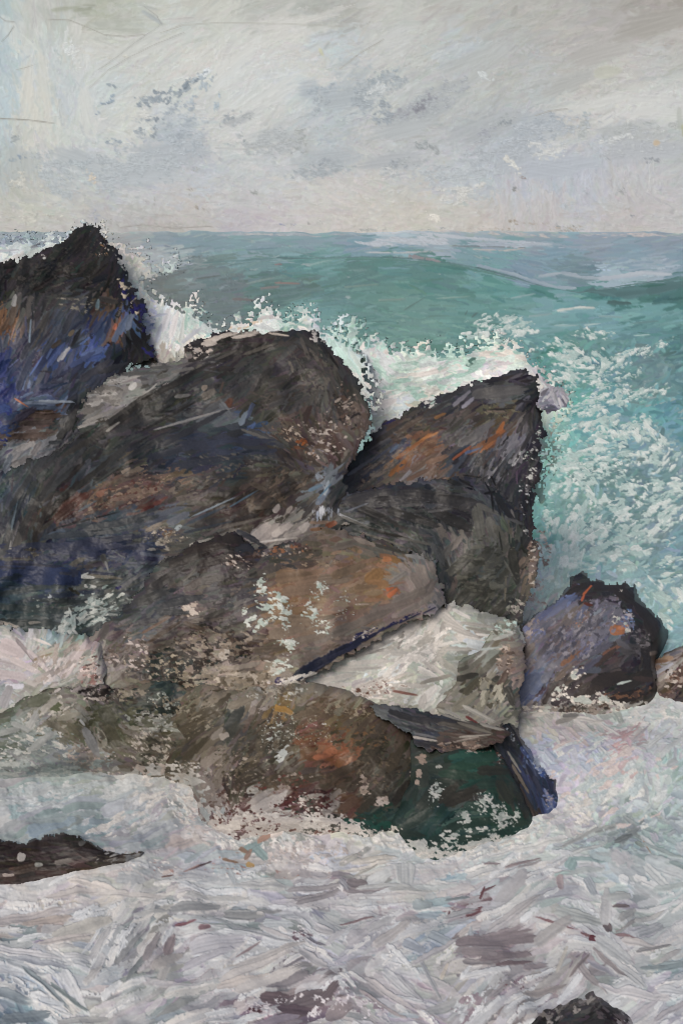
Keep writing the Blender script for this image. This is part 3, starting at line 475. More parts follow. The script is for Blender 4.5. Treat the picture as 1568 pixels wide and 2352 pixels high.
# broken foam flecks on the teal water to the right
FO = 'c2d0ca b4c6c0 cfd8d2 a9c0ba'
for q in [(1140, 740, 50, 18, -8, 18, 7), (1120, 775, 60, 16, -8, 30, 11), (1190, 760, 40, 22, -10, 26, 8), (1290, 810, 60, 22, 10, 34, 7), (1360, 770, 50, 10, 0, 9, 5), (1420, 835, 60, 12, -22, 26, 7), (1440, 812, 60, 7, -20, 14, 6), (1425, 826, 12, 6, 0, 6, 9), (1370, 820, 28, 14, 30, 18, 8), (1330, 845, 60, 20, 15, 30, 6),
          (1310, 870, 50, 16, 10, 24, 6), (1400, 870, 60, 16, -12, 22, 6), (1500, 800, 40, 10, -25, 9, 5), (1480, 905, 60, 14, -8, 24, 6), (1400, 915, 60, 22, -10, 30, 6), (1350, 940, 50, 18, -15, 24, 6), (1380, 975, 60, 20, -8, 30, 7), (1460, 975, 44, 14, -20, 26, 9), (1440, 1000, 60, 14, 20, 30, 8),
          (1500, 1000, 50, 20, 50, 26, 8), (1380, 1020, 60, 22, -12, 44, 8), (1330, 1050, 50, 28, -10, 44, 8), (1450, 1055, 90, 16, -4, 60, 9), (1490, 1040, 70, 10, -15, 30, 8), (1540, 1060, 30, 16, -40, 24, 8), (1310, 1085, 46, 20, 0, 40, 9), (1400, 1090, 50, 20, 20, 36, 9), (1350, 1120, 50, 28, 30, 50, 10),
          (1450, 1120, 60, 22, 30, 50, 9), (1530, 1110, 46, 22, 20, 50, 9), (1290, 1130, 24, 22, -30, 20, 9), (1480, 1165, 70, 24, -20, 76, 11), (1400, 1180, 50, 28, -20, 60, 11), (1540, 1180, 40, 26, -20, 46, 10), (1340, 1190, 36, 40, -60, 50, 11), (1500, 1210, 60, 24, -25, 50, 11), (1430, 1220, 50, 28, -20, 50, 12),
          (1350, 1235, 46, 28, -30, 56, 13), (1300, 1220, 24, 40, -60, 34, 11), (1310, 1270, 44, 24, -60, 46, 12), (1460, 1265, 60, 14, -15, 30, 10), (1400, 1275, 50, 24, -10, 44, 12), (1460, 1305, 50, 14, -5, 34, 12), (1540, 1290, 30, 12, -10, 12, 9), (1270, 1290, 26, 34, -60, 50, 12), (1230, 1340, 26, 34, -50, 40, 12),
          (1330, 1300, 36, 14, 10, 30, 10), (1500, 1360, 36, 24, 30, 26, 11), (1550, 1400, 26, 50, 30, 26, 12), (1540, 1330, 24, 14, 0, 10, 9)]:
    cx_, cy_, a_, b_, g_, n_, z_ = q; sea.speck(cx_, cy_, a_ * 1.15, b_ * 1.3, g_, n_ * 2.3, z_ * 1.25, FO, asp=2.2, h=1.8)
for q in [(1290, 960, 30, 40, 0, 30, 11), (1290, 1030, 22, 50, 0, 40, 10), (1270, 1100, 18, 40, 0, 40, 9), (1265, 1180, 20, 40, 0, 40, 9), (1300, 920, 24, 24, 0, 16, 12)]:
    sea.speck(*q, 'b4cec6 8fb8ae c5d6cd 7ba8a0', asp=1.8)
sea.speck(1250, 1260, 18, 60, 5, 60, 9, '7d6a60 a8998c cfc8be 93b8ae', asp=1.3); sea.speck(1225, 1370, 30, 40, 20, 60, 10, 'c9c1b6 b5ada5 a58f86 a9c2ba', asp=1.3)
sea.speck(1420, 1090, 120, 50, 0, 50, 7, '5f7f80 6c8a88', asp=2.2); sea.speck(1440, 1190, 120, 60, -20, 60, 7, '64868a 6e908e', asp=2.2)
# foreground wash: long knife strokes
for _ in range(420):
    x_, y_ = rng.random(2) * [1900, 560] + [-200, 1960]
    dd_ = ((np.array(GD)[:, :2] - [x_, y_]) ** 2).sum(1); an_ = GD[int(dd_.argmin())][2] + rng.normal(0, 12)
    cc_ = ['c6c7c6', 'bfc2c6', 'cbc8c4', 'a9adb0', 'b8bcbe', 'b9b7ba'][int(rng.integers(6))]
    sea.stroke(x_, y_, an_, rng.uniform(50, 170), rng.uniform(12, 36), hexc(cc_), np.clip(hexc(cc_) * .93, 0, 1), h=rng.uniform(.8, 2.2), load=rng.uniform(.8, 1.3), bend=rng.normal(0, .15), alpha=.6)
for _ in range(260):  # bright strokes: highlights painted over the wash
    x_, y_ = rng.random(2) * [1900, 560] + [-200, 1960]
    dd_ = ((np.array(GD)[:, :2] - [x_, y_]) ** 2).sum(1); an_ = GD[int(dd_.argmin())][2] + rng.normal(0, 10)
    sea.stroke(x_, y_, an_, rng.uniform(40, 130), rng.uniform(7, 18), hexc(['cdd0d1', 'd2d1ce', 'c6cacd'][int(rng.integers(3))]), hexc('b6babd'), h=2.2, load=rng.uniform(.7, 1.2), bend=rng.normal(0, .15), alpha=.85)
DABSAT = .62
sea.dabs("""60 2100 -6 190 26 aaa3a3 110 2112 -2 120 18 ad9f97 190 2135 -14 150 34 b4b2a9 150 2160 -12 130 16 b9b1ad 60 2190 12 180 16 b8bac0 100 2215 14 150 14 939ba8 180 2205 8 70 14 b8bcc0 60 2225 24 110 12 9fa9b2 230 2170 -62 90 18 b0b2b5 225 2225 -70 70 22 aeb1b6 215 2245 -45 60 16 b2b2b2
110 2270 38 150 10 75868f 160 2290 35 110 9 6f8286 120 2300 8 60 12 b2bcc5 30 2290 10 90 22 7c8c97 60 2330 -8 120 24 6a7b87 190 2335 -10 120 16 a5a8a8 300 2180 -50 110 14 84888c 330 2210 -48 130 12 727c80 350 2180 -60 80 18 8a8488 390 2170 -65 60 22 8a7a7e 385 2205 -30 90 22 a39e9b 500 2170 -4 130 38 a7a9b3 480 2200 -12 130 20 a3a4b0
600 2215 -22 210 22 b8b3b0 620 2195 -24 180 16 b4b0ae 560 2255 -18 130 18 b9b0aa 545 2190 -38 90 6 c2c0c0 570 2185 -38 70 6 8a7378 600 2150 14 150 9 a2a7ae 540 2125 12 140 9 9aa3a8 640 2150 20 90 10 aeacaf 650 2140 40 24 9 d0cecd 720 2210 32 90 20 a9a9ae 745 2140 30 60 22 b8b9be 770 2160 -35 60 18 b4b5bb 640 2290 -6 80 26 6c5a62 700 2290 -14 90 34 6f636a 755 2290 -40 60 20 6b5e65 660 2250 -10 110 26 78747c
690 2310 0 70 24 665058 590 2325 10 40 10 54303a 430 2120 -3 60 6 7d4852 470 2133 0 30 12 86606a 440 2110 4 90 9 a0a8ac 620 2095 -3 60 9 8d9094 450 2085 -2 120 22 868b8f 560 2100 4 100 24 8a8f92 350 2100 -8 90 10 a8acac 330 2115 -20 60 8 c0bfbb 420 2060 -25 30 12 cfccc6 450 2055 20 26 9 d0cac2 500 2060 4 160 12 b4b7b6 300 2060 3 200 12 b4b0ac 170 2055 -3 130 14 aaa4a2 200 2040 6 90 12 c4bcb4 240 2045 14 60 10 c8c0b8
600 2035 0 160 12 a7abad 720 2040 -8 130 14 98949a 730 2060 -10 110 18 8b878d 580 2085 22 26 10 c9c6c2 600 2100 14 24 8 c4c2bf 840 2045 -3 110 18 8a8187 820 2030 12 50 22 7c7378 790 2035 50 30 14 999aa3 880 2040 -4 130 12 b4b9b9 950 2045 -2 120 14 a8aca9 1000 2035 -6 110 12 b4bdbc 1000 2070 -14 90 18 8fabb2 970 2078 -8 50 20 97a8ae 860 2060 0 130 8 b0b0b4 1050 2060 -8 60 6 6f8087 1107 2050 -70 30 6 6b3a42
1120 2043 -20 40 5 6b4048 1090 2095 -12 44 13 6f3e46 1030 2095 -75 18 6 6d3c45 1060 2095 -10 80 14 94989e 1115 2000 -6 90 14 b4b7b8 1200 1985 -12 90 6 8e7c80 1215 1990 -15 60 8 9c9698 1130 1985 -3 40 6 88787c 1180 2100 -35 150 20 a7a5a8 1150 2125 -32 90 12 b0aeb2 1150 2145 -20 120 18 8b8086 1180 2160 0 130 22 7e7278 1090 2165 -2 90 14 8a7f85 1110 2185 -2 130 20 817a80 1160 2205 -16 120 16 7b7075 1180 2215 -18 90 10 6c5960
1100 2220 6 80 14 868084 1280 2128 14 110 4 7d5258 1350 2150 18 40 5 7c5054 1362 2158 25 24 12 6b2d3a 1330 2110 10 120 30 9ea7a6 1270 2140 -35 110 26 9d9c9d 1395 2130 70 26 16 6a5c60 1390 2080 -84 90 26 b4b7ba 1425 2082 -3 40 8 6c5f62 1440 2100 -40 50 18 8d9193 1450 2120 -40 50 10 888789 1490 2100 -20 80 14 a5a7a5 1440 2155 15 60 9 8f6d70 1470 2170 6 90 16 b3afae 1500 2180 -16 90 8 8d8d90 1540 2195 -24 60 12 9a9a9c 1545 2220 -10 80 20 7e949a
1500 2225 -10 70 10 819398 1410 2185 40 110 34 adb4b7 1440 2240 40 110 24 b4b9bb 1400 2215 50 110 10 8a8285 1350 2240 52 130 16 8f898c 1310 2230 -46 110 14 a3a2a0 1330 2215 -50 70 8 7d7376 1270 2240 -42 110 18 9a9897 1230 2215 -20 60 14 867c82 1290 2200 -60 60 8 a9a69d 1250 2270 -20 110 16 8f8887 1150 2280 -40 80 16 969196 1480 2290 6 130 22 bcbcc0 1400 2275 20 60 12 b9b7bd 1480 2320 -38 90 16 a7a5ae 1540 2325 -35 90 14 a09fa8 1540 2280 5 70 20 b4bac0
1020 2235 -65 44 9 bcb2a2 985 2250 60 110 10 9aa0a8 900 2290 36 150 14 aaa6a8 880 2310 34 130 8 998f92 940 2270 40 90 12 a0a3ab 1080 2160 -90 60 12 a5b0ba 1010 2160 20 60 26 93a2ad 950 2180 24 60 22 909dae 1000 2190 -30 130 14 a9a8ae 900 2150 -35 110 22 b4b0b0 870 2130 -30 90 18 a7a9ad 820 2160 -30 60 30 a9a8b0 830 2100 8 90 10 b6b7bd 800 2085 16 60 8 c0bfc3 820 2120 -12 90 6 93747a
1450 1915 -50 90 14 7c888a 1430 1930 -40 50 16 6f7a7c 1400 1905 -18 80 10 8f9795 1330 1930 -25 110 12 a3a8a6 1480 1900 25 60 8 7f9699 1490 1940 60 60 14 b9c2c2 1485 1950 55 40 4 a8876f 1520 1960 24 110 10 9ab0b0 1510 2020 40 90 22 b4bcbd 1560 2000 30 60 8 7f989a 1540 2040 -6 90 12 9baaab 1330 2010 -6 130 14 a6b3b3 1310 1995 -60 26 26 7fa3a3 1290 2015 -8 40 8 90b0ac 1240 1945 -12 130 14 c3c6c2 1160 1955 -14 90 16 c6c8c6 1350 1960 -20 90 10 b2b9b8 1420 2060 -10 60 22 a8b0b1 1285 2035 80 40 16 a49196 1355 2040 50 40 22 9aa6b0 1450 1890 30 50 8 8a9698
960 1990 -4 170 12 bcc0c2 930 2010 86 60 44 bcc2c2 860 1975 -8 110 14 bcb7ab 850 1990 -14 120 10 c3bdb2 840 2000 -20 60 8 a8a69c 830 1960 -40 60 12 909490 800 1975 -25 50 18 aaa9a0 1350 1985 4 80 8 7f9ea0""", h=1.9, alpha=.92)
sea.dabs("""1450 1695 -50 110 7 bca0a2 1430 1712 -45 90 8 c49698 1470 1700 -48 80 6 b0abb0 1380 1720 45 110 6 b5b3bd 1370 1740 44 120 6 a9aec2 1400 1690 45 90 8 c0bdba 1350 1690 40 90 12 bfbab5 1330 1715 45 100 10 b3a5a4 1390 1760 48 90 8 bcc0c2 1410 1780 -30 40 16 c59e9e 1425 1740 -20 30 18 c7979a 1360 1740 -30 40 18 9aa0b8 1300 1740 -40 40 18 a0a6be 1510 1710 -45 90 12 bcc3c3 1540 1730 -45 80 12 b4bdbe 1480 1760 30 80 10 c0c3bf 1240 1640 -10 40 20 c9c3b9 1390 1640 50 40 40 a9b5b0
1420 1650 60 40 16 93a09a 1370 1630 20 60 16 cbc6bd 1350 1660 10 80 14 bfbbb4 1300 1660 -20 60 14 8f8b84 1310 1650 -10 40 10 6f6f6c""", h=2.0)
sea.speck(1400, 1800, 150, 120, 0, 320, 14, 'bcc2c2 b0bab9 c4c6c2 b4b3bd a8b4b6 c2b8b4', asp=2.6, dang=-35)
sea.speck(1500, 1650, 80, 24, 0, 120, 12, 'c6c6c2 bcbfbd d0cec8 a9b4b0', asp=1.8)
# white rim of wash where it meets the rocks
for q in [(900, 1935, 120, 20, 8, 90, 12), (1090, 1955, 110, 16, -8, 130, 12), (1230, 1915, 60, 16, -20, 60, 11), (1330, 1870, 40, 40, 0, 60, 12), (640, 1935, 130, 18, 3, 110, 9), (520, 1920, 60, 26, 20, 70, 10), (430, 1850, 50, 40, 30, 70, 10)]:
    sea.speck(*q, 'c6c6c2 bbb9b4 cfcdc8 b4b8b7', h=2.0)
sea.speck(470, 1870, 90, 60, 40, 110, 10, 'a9a5a2 b5adaa 9aa2a5 b4b5b5', asp=2); sea.speck(700, 1960, 140, 30, 3, 150, 9, 'b9b0ac a49c98 c4c0bd a9a5a4')
sea.speck(400, 1812, 120, 24, 8, 110, 12, 'c0bdb8 b4b4b2 a3a8a8', asp=2); sea.speck(180, 1812, 200, 16, -3, 90, 11, 'b4b8b8 a3abac', asp=2.6); sea.speck(300, 1870, 120, 40, -20, 70, 13, 'b4b6b8 a9adb0 c0beba', asp=2.6, dang=-20)
sea.dabs("580 1945 -20 50 22 7d9b9c 600 1960 30 40 18 7c9a9a 560 1950 40 30 8 8a6a54 575 1985 20 22 12 b08646 530 1975 10 40 6 8f6a50 570 1960 -60 26 10 8f7060 460 1985 -15 60 4 4f3338 440 1990 -15 40 5 9c7c78 500 1990 12 60 10 a2aeb2 530 2010 60 60 12 9fabb2 610 1925 -30 44 12 a37a66 635 1920 -20 30 16 c9bdb4 385 2000 -30 26 9 c9b9b0 385 2010 -10 30 4 7a4a40")
sea.dabs("640 2290 -6 90 30 6c5a62 700 2296 -14 100 38 6f636a 752 2286 -40 66 22 6b5e65 680 2316 0 90 26 665460 780 2320 -20 70 26 857a80 620 2250 -22 170 22 b4b0ae 1110 2170 -3 130 26 82767c 1170 2150 -12 120 22 887c82 1160 2200 -12 130 20 7d7177 1100 2196 4 90 20 877d82", h=1.2)
sea.speck(80, 1840, 90, 30, -10, 40, 12, 'a9b0b2 93a5a8 b4babc', asp=2.6, dang=-12); sea.speck(650, 2290, 60, 16, -10, 12, 6, 'c4c0c2', asp=1.3); sea.speck(600, 2320, 40, 20, 0, 20, 7, 'c9c5c7 b4aeb2', asp=1.4)
sea.speck(730, 2310, 30, 30, 0, 14, 7, 'c6c3c6', asp=1.3); sea.speck(830, 2310, 80, 30, 20, 40, 8, 'c9c6ca b4afb4 857c84', asp=1.3); sea.speck(1080, 2310, 50, 36, -30, 36, 10, 'c9ccce b4b8bb 8a8087', asp=1.4); sea.speck(690, 2150, 24, 20, 0, 20, 7, 'd0cfcf c4c3c5 6f6068', asp=1.4)
sea.speck(1180, 2270, 60, 20, -30, 20, 5, '6c5458 c4c0bc', asp=1.3); sea.speck(430, 1990, 380, 30, 3, 40, 7, '9c8580 c6c4c0', asp=1.8)

# pale sky-coloured scuffs over the far water, then stray light and dark knife marks in the wash
for q in [(1150, 538, 160, 5, 2, 60, 6, 'b4b2b0 a9abae'), (1400, 540, 160, 5, 0, 50, 6, 'b4b0b0 9da4ac'), (700, 538, 200, 4, 0, 30, 6, 'a9acae 96a2aa'), (930, 556, 120, 8, 0, 26, 6, 'b4bdc4'), (1150, 562, 160, 8, 2, 40, 7, 'aab5be a0adb8')]:
    sea.speck(*q, asp=6, dang=0)


X, Y = np.meshgrid(sea.X, sea.Y)
rx, ry, rz = rays(X, Y)
tt = CAMZ / -rz
px_m = tt / FPX
WX, WY = rx * tt, ry * tt
yc = np.interp(X, [-420, 300, 480, 640, 880, 1030, 1230, 1330, 1480, 1700, 1990], [640, 620, 606, 596, 594, 606, 656, 676, 652, 632, 640])
hz = (vnoise(sea.h, sea.w, 26, 95, 3) - .5) * 7.5 * np.clip((546 - Y) / 12, 0, 1)
swell = hz + .55 * np.exp(-((Y - yc - 14) / np.where(Y < yc + 14, 9., 40.)) ** 2)
near = np.clip((Y - 700) / 500, 0, 1)
chop = (vnoise(sea.h, sea.w, 60, 91, 3) - .5) * .16 * np.clip((Y - 760) / 300, 0, 1)
chop = chop + (vnoise(sea.h, sea.w, 9, 97, 2) - .5) * .020 * np.clip((Y - 1500) / 200, 0, 1) * np.clip((2080 - Y) / 100, 0, 1)
b2_ = np.exp(-(((X - 1430) / 190) ** 2 + ((Y - 1760) / 90) ** 2)) * .16        # heaped foam under the right-hand boulder
zsc = 1.7
Z = swell + chop + b2_ + (sea.z + (sea.n - .5) * .3) * zsc * px_m * np.clip((Y - 540) / 40, 0, 1)
k = Z / CAMZ * 0
P = np.stack([WX, WY, Z], 2)
SEAL = .84
rgb = np.clip(lin(np.clip(sea.c, 0, 1)) / SEAL, 0, .88)
# widen the sheet far to both sides
lw = np.linspace(9000, 460, 36); rw = lw[::-1]
def side(xs, colidx):
    Xs, Ys = np.meshgrid(xs, sea.Y); a_, b_, c_ = rays(Xs, Ys); t_ = CAMZ / -c_
    zz = np.repeat(Z[:, colidx:colidx + 1], len(xs), 1) * np.linspace(1, 0, len(xs))[None] if colidx else np.repeat(Z[:, :1], len(xs), 1) * np.linspace(0, 1, len(xs))[None]
    k_ = (20 * (np.arange(len(xs)) + 1)) % 400
    rollc = rgb[:, (sea.w - 1 - k_) if colidx else k_]
    return np.stack([a_ * t_, b_ * t_, zz], 2), rollc
PL, CL = side(-lw + 0., 0); PR, CR_ = side(1568 + rw, sea.w - 1)
CL = CL[:, ::-1]
P = np.concatenate([PL, P, PR], 1); rgb = np.concatenate([CL, rgb, CR_], 1)
o = mesh_from_grid("sea", P, np.ones(P.shape[:2], bool), rgb, MAT_SEA)
o["kind"] = "structure"; o["label"] = "choppy teal sea breaking into grey and white wash around rocks"

SAT = .85; DABSAT = .80
# ================================================================ ROCKS AND FOAM BODIES
ROCKS = "sea rocks on the shore"
def white(cv, items, cs='c6c4bf b5b4b0 cfccc7'):
    for it in items: cv.speck(*it, cs)

# ---- black pointed rock, far left
def ex(cv):
    cv.dabs("40 700 -70 60 14 4e4c4a 30 720 -72 60 16 5c4a3c 14 745 -70 40 14 6a4a34 34 690 -75 30 10 8b8b8b 230 700 10 60 10 4e4740 250 690 20 50 14 494440 225 700 -75 26 9 6d8f9c 205 690 -75 40 10 25262a 200 720 -70 50 8 343f5e 240 720 -60 50 16 6b4f3c 285 745 -62 60 18 48608c 270 765 -70 50 12 54688f 300 735 -70 50 14 5c6f90 265 750 -80 16 8 d0603c 250 740 -70 60 9 37456e 230 740 -60 60 10 3c4a76 150 760 -55 90 16 47506a 120 780 -60 90 14 4c5468 160 735 -65 70 14 3f4350 90 760 -62 110 18 4a4745 70 790 -62 90 14 3a3f52 100 830 -60 90 12 34416e 60 850 -65 110 14 3a4566 130 815 -55 80 10 4159a0 215 808 -22 60 16 4c68ae 190 825 -35 70 12 3c4f8a 150 812 -52 40 9 a9abb3 140 820 -52 26 8 8f93a0 70 760 -80 60 4 7e9bb8 84 840 -62 60 4 4a68b8 120 800 -55 60 5 5c7ac4 175 775 -60 50 9 2b2c33 165 765 -40 20 9 7c684c 130 790 -45 30 10 55483e 220 850 -30 90 16 3d3f4c 260 845 -15 80 14 3a3c44 100 925 -3 120 9 63789a 95 935 3 110 12 445a80 130 922 -2 90 6 7f93ad 100 955 8 90 12 5c473e 60 950 -30 60 16 45405a 70 1000 -12 110 14 5f4a41 120 955 0 50 14 544039 50 925 25 40 4 c06038 165 965 -60 60 22 46484c 150 985 -50 60 16 3f4143 40 1040 -40 60 20 7f8086 60 1025 -25 50 14 8f8d8e 50 1060 -30 60 16 6c6b6f 85 1030 -50 40 14 77757a 20 1060 -60 40 14 5d6c80", h=1.5)  # small pale dabs among the blue strokes paint a highlight
    cv.speck(300, 680, 16, 50, -25, 26, 8, '1d1a52 2a2766 c6b8a0', h=1.6); cv.speck(328, 720, 10, 50, -8, 26, 8, '1e1b50 2a2868', h=1.6); cv.speck(345, 805, 16, 14, 40, 12, 8, '201d58 2c2a6c')
    cv.speck(150, 600, 150, 40, -28, 90, 6, '3a3733 24221f 45423e', load=.9); cv.speck(120, 640, 130, 50, 0, 90, 7, '3f3c39 2a2826', load=.9); cv.speck(240, 560, 40, 40, 40, 26, 5, '8a6a4c 5a4436 c9c2b8')
    cv.speck(10, 960, 16, 60, 0, 18, 12, '26306a 2f4070'); cv.speck(180, 700, 60, 20, 0, 20, 6, '6f6c64 8a8578', asp=1.8)
    white(cv, [(100, 590, 8, 5, 0, 4, 6), (275, 600, 30, 5, 60, 8, 5)])
DABSAT = .66
solid("black_rock", "black pointed rock at the far left with blue strokes down its face", "rock",
 "-230 640 -120 590 -30 602 30 598 70 586 120 568 150 546 175 524 200 512 226 516 242 540 262 570 285 612 298 648 326 682 337 712 334 750 345 790 364 822 340 834 300 840 288 872 262 905 290 940 260 1000 190 1040 120 1090 60 1160 -60 1230 -220 1180 -280 900",
 [(0, 620, 17.5), (200, 520, 19), (335, 760, 18.6), (150, 900, 16.8), (0, 1100, 15.8), (-220, 700, 16.8), (-220, 1100, 15.6)],
 """150 589 2c2a27 200 539 2c2926 225 639 2b2825 50 614 2e2c2a 0 640 2d2b29 100 630 2d2b28 -100 640 2d2b29 125 679 3c3b38 175 689 3e3f42 75 692 3c3a37 10 680 2f2d2b 260 600 2b2826 270 650 2c2927 30 714 555350 20 739 6a4a35 75 724 4b4845 125 729 43454a 170 720 3d4048 240 704 5a4a3c 285 739 4a5c82 250 739 3c4868 265 749 6b4a38 315 764 252422 300 809 2a2927 345 809 2b2825 310 700 2a2724 320 830 2b2826 280 830 2c2928
 175 764 40434f 150 754 454a55 50 789 3a3f4c 20 864 343c58 125 809 3c4a78 90 800 474653 150 809 4a5270 215 809 46598c 200 839 3f4250 250 849 3a3c48 150 849 3d414f 100 839 48464c 60 880 363c54 90 924 56657f 125 929 4a5672 30 939 3b3f58 85 954 55453f 125 954 55423c 150 974 42444a 165 939 3a3c3f 45 1019 7a7c82 65 1034 6d6f73 30 1049 5c6068 10 964 2e3350 15 999 504743 50 999 5a4842 100 890 3d4258 180 880 3f424c 230 880 40424c -100 800 3a3f50 -100 1000 40404a 10 900 2c3468 5 830 2f3c66 30 800 4b4d5a""",
 [(100, 600, -35), (230, 560, -60), (150, 660, -20), (60, 720, -68), (240, 740, -66), (100, 800, -60), (200, 820, -40), (50, 880, -62), (100, 925, 0), (80, 970, -10), (160, 960, -60), (50, 1040, -35), (310, 760, 70)],
 seed=101, lit=0.84, L=56, W=13, rag=8, rough=.26, thick=1.3, edge=('262320', 6, .25), extra=ex, group=ROCKS)

DABSAT = .80
# ---- spray thrown up behind the black rock
solid("sea_spray", "white spray thrown up behind the black pointed rock and along its right flank", "sea spray",
 "-90 545 0 530 60 526 110 530 160 528 200 512 226 505 258 516 264 545 300 556 345 560 358 572 330 580 350 604 390 596 398 576 412 572 424 590 408 622 370 640 346 662 380 684 430 690 440 678 470 668 476 690 462 712 500 735 545 712 566 716 590 686 632 690 640 712 690 702 740 712 742 740 775 735 800 770 832 800 862 850 880 930 842 962 700 880 500 880 420 880 300 860 200 760 -100 700",
 [(0, 560, 19.6), (260, 560, 20.0), (420, 600, 20.6), (700, 720, 19.6), (860, 900, 18.0), (350, 760, 19.1), (400, 860, 18.4), (0, 700, 19)],
 """0 545 8f98a3 30 560 858e9b 60 545 9aa2aa 100 545 a3aab0 40 580 b4bcc0 90 575 bcc6c6 130 560 bcc3c4 160 535 a3aab2 0 600 bcc2c4 150 560 c4cacb 250 530 c4c0ba 250 560 c9c3b8 262 580 cfc9bd 300 580 bdb8b4 330 570 b0b0b0 350 600 b4b3b2 400 590 c0c4c4 410 610 b0b9b8 270 600 c6c0b6 300 620 b4b2b0 330 640 b0b2ae 345 665 c9c3ba 345 690 c4c2bd 330 660 a9b4b8
 400 700 c9c7c6 440 690 cfccca 465 680 cfccc6 380 720 bfc0c6 420 740 c2c2c4 360 740 bcc0cf 350 770 c4c3c6 400 770 c9c7c9 440 750 bcc4c0 430 790 c9c3bc 370 790 cbc5c0 480 720 8fb0a8 475 750 b4bfb8 520 740 bfc2bf 560 720 bcc5c0 600 710 bcc2bf 630 700 c2c5c4 580 750 c9c7c6 530 770 c9c5c4 500 790 c4bdb6 620 730 c4c4c6 650 730 b0bdb9 700 730 b9c4be 690 740 c6c2bf 740 750 b4bcc0 720 770 9fa9ac 770 790 b4cbc4 800 820 b9cbc5 830 850 c4c9c6 860 900 c6c6c0 660 740 7f9d98 780 760 a0bab3 450 830 8f8985 380 820 a09791 400 850 77736f 300 830 8a847f""",
 [(0, 560, -8), (60, 600, -25), (250, 540, 60), (270, 620, 60), (340, 620, -50), (400, 600, -30), (370, 740, -75), (430, 760, -80), (450, 690, -40), (520, 760, -15), (600, 720, -30), (700, 730, -5), (780, 790, 70), (840, 900, 50)],
 seed=111, L=40, W=13, rag=16, rough=.3, thick=.7, rnd=.25, mat=MAT_FOAM, lit=.84, kind='stuff', h=1.8, facet=False, aj=28, cj=.03, holes=.38,
 extra=lambda cv: (cv.speck(560, 760, 200, 50, 8, 90, 12, '9fbab4 b4c0c0 a5adb0', asp=2.4), cv.speck(370, 740, 50, 70, -70, 50, 11, 'b0b8bc a9b6ba bcc6c4', asp=2.6, dang=-75), cv.dabs("60 590 -30 70 14 b4c2c4 110 575 -45 50 22 b9c6c8 20 600 -25 90 14 c4c8cb 90 562 -20 40 8 7a828e 40 552 -6 60 5 6f7988 20 575 -5 50 6 9aa3b0 262 570 68 60 10 cfc8bb 250 545 75 30 10 d4cec2 400 745 -78 70 16 c6c6c9 420 755 -80 70 10 b9c2c0 428 735 -85 50 6 8fb5ab 380 735 -80 60 18 c2c5cc 350 745 -60 30 8 6f86b8 360 725 -10 50 7 a9b4cc 346 738 20 20 9 d4d5dc 365 765 -70 50 10 b0b9cc 450 685 -50 40 10 d0cec9 470 665 -80 24 8 c4cfc8 440 770 -30 60 10 a9b0bb 500 770 -14 70 10 cfccc9 520 752 -10 50 10 c9cccc 600 730 -8 90 10 b4b3b6 610 705 -45 40 14 b4bcbb 560 745 -40 40 10 cfcdca 500 730 -20 30 8 7fa59c 540 722 0 40 7 86a9a2 650 725 -14 40 6 cdd2d0 700 728 -30 40 10 bfd2cc 735 746 -10 40 8 b4bccb 790 780 75 60 14 b0d0c6 820 830 60 60 12 c0d4cc 845 880 55 50 10 cfc9c2 690 770 20 40 6 c6cdd0", h=2),
   cv.speck(560, 740, 90, 20, -10, 40, 7, 'd2cfcc c6cdca 9fb9b3 b4a592'), cv.speck(345, 740, 12, 50, 10, 30, 6, 'd5d3d4 a9b0c8'), cv.speck(300, 580, 50, 30, 30, 26, 8, 'cbc6c0 b4b0ae')))

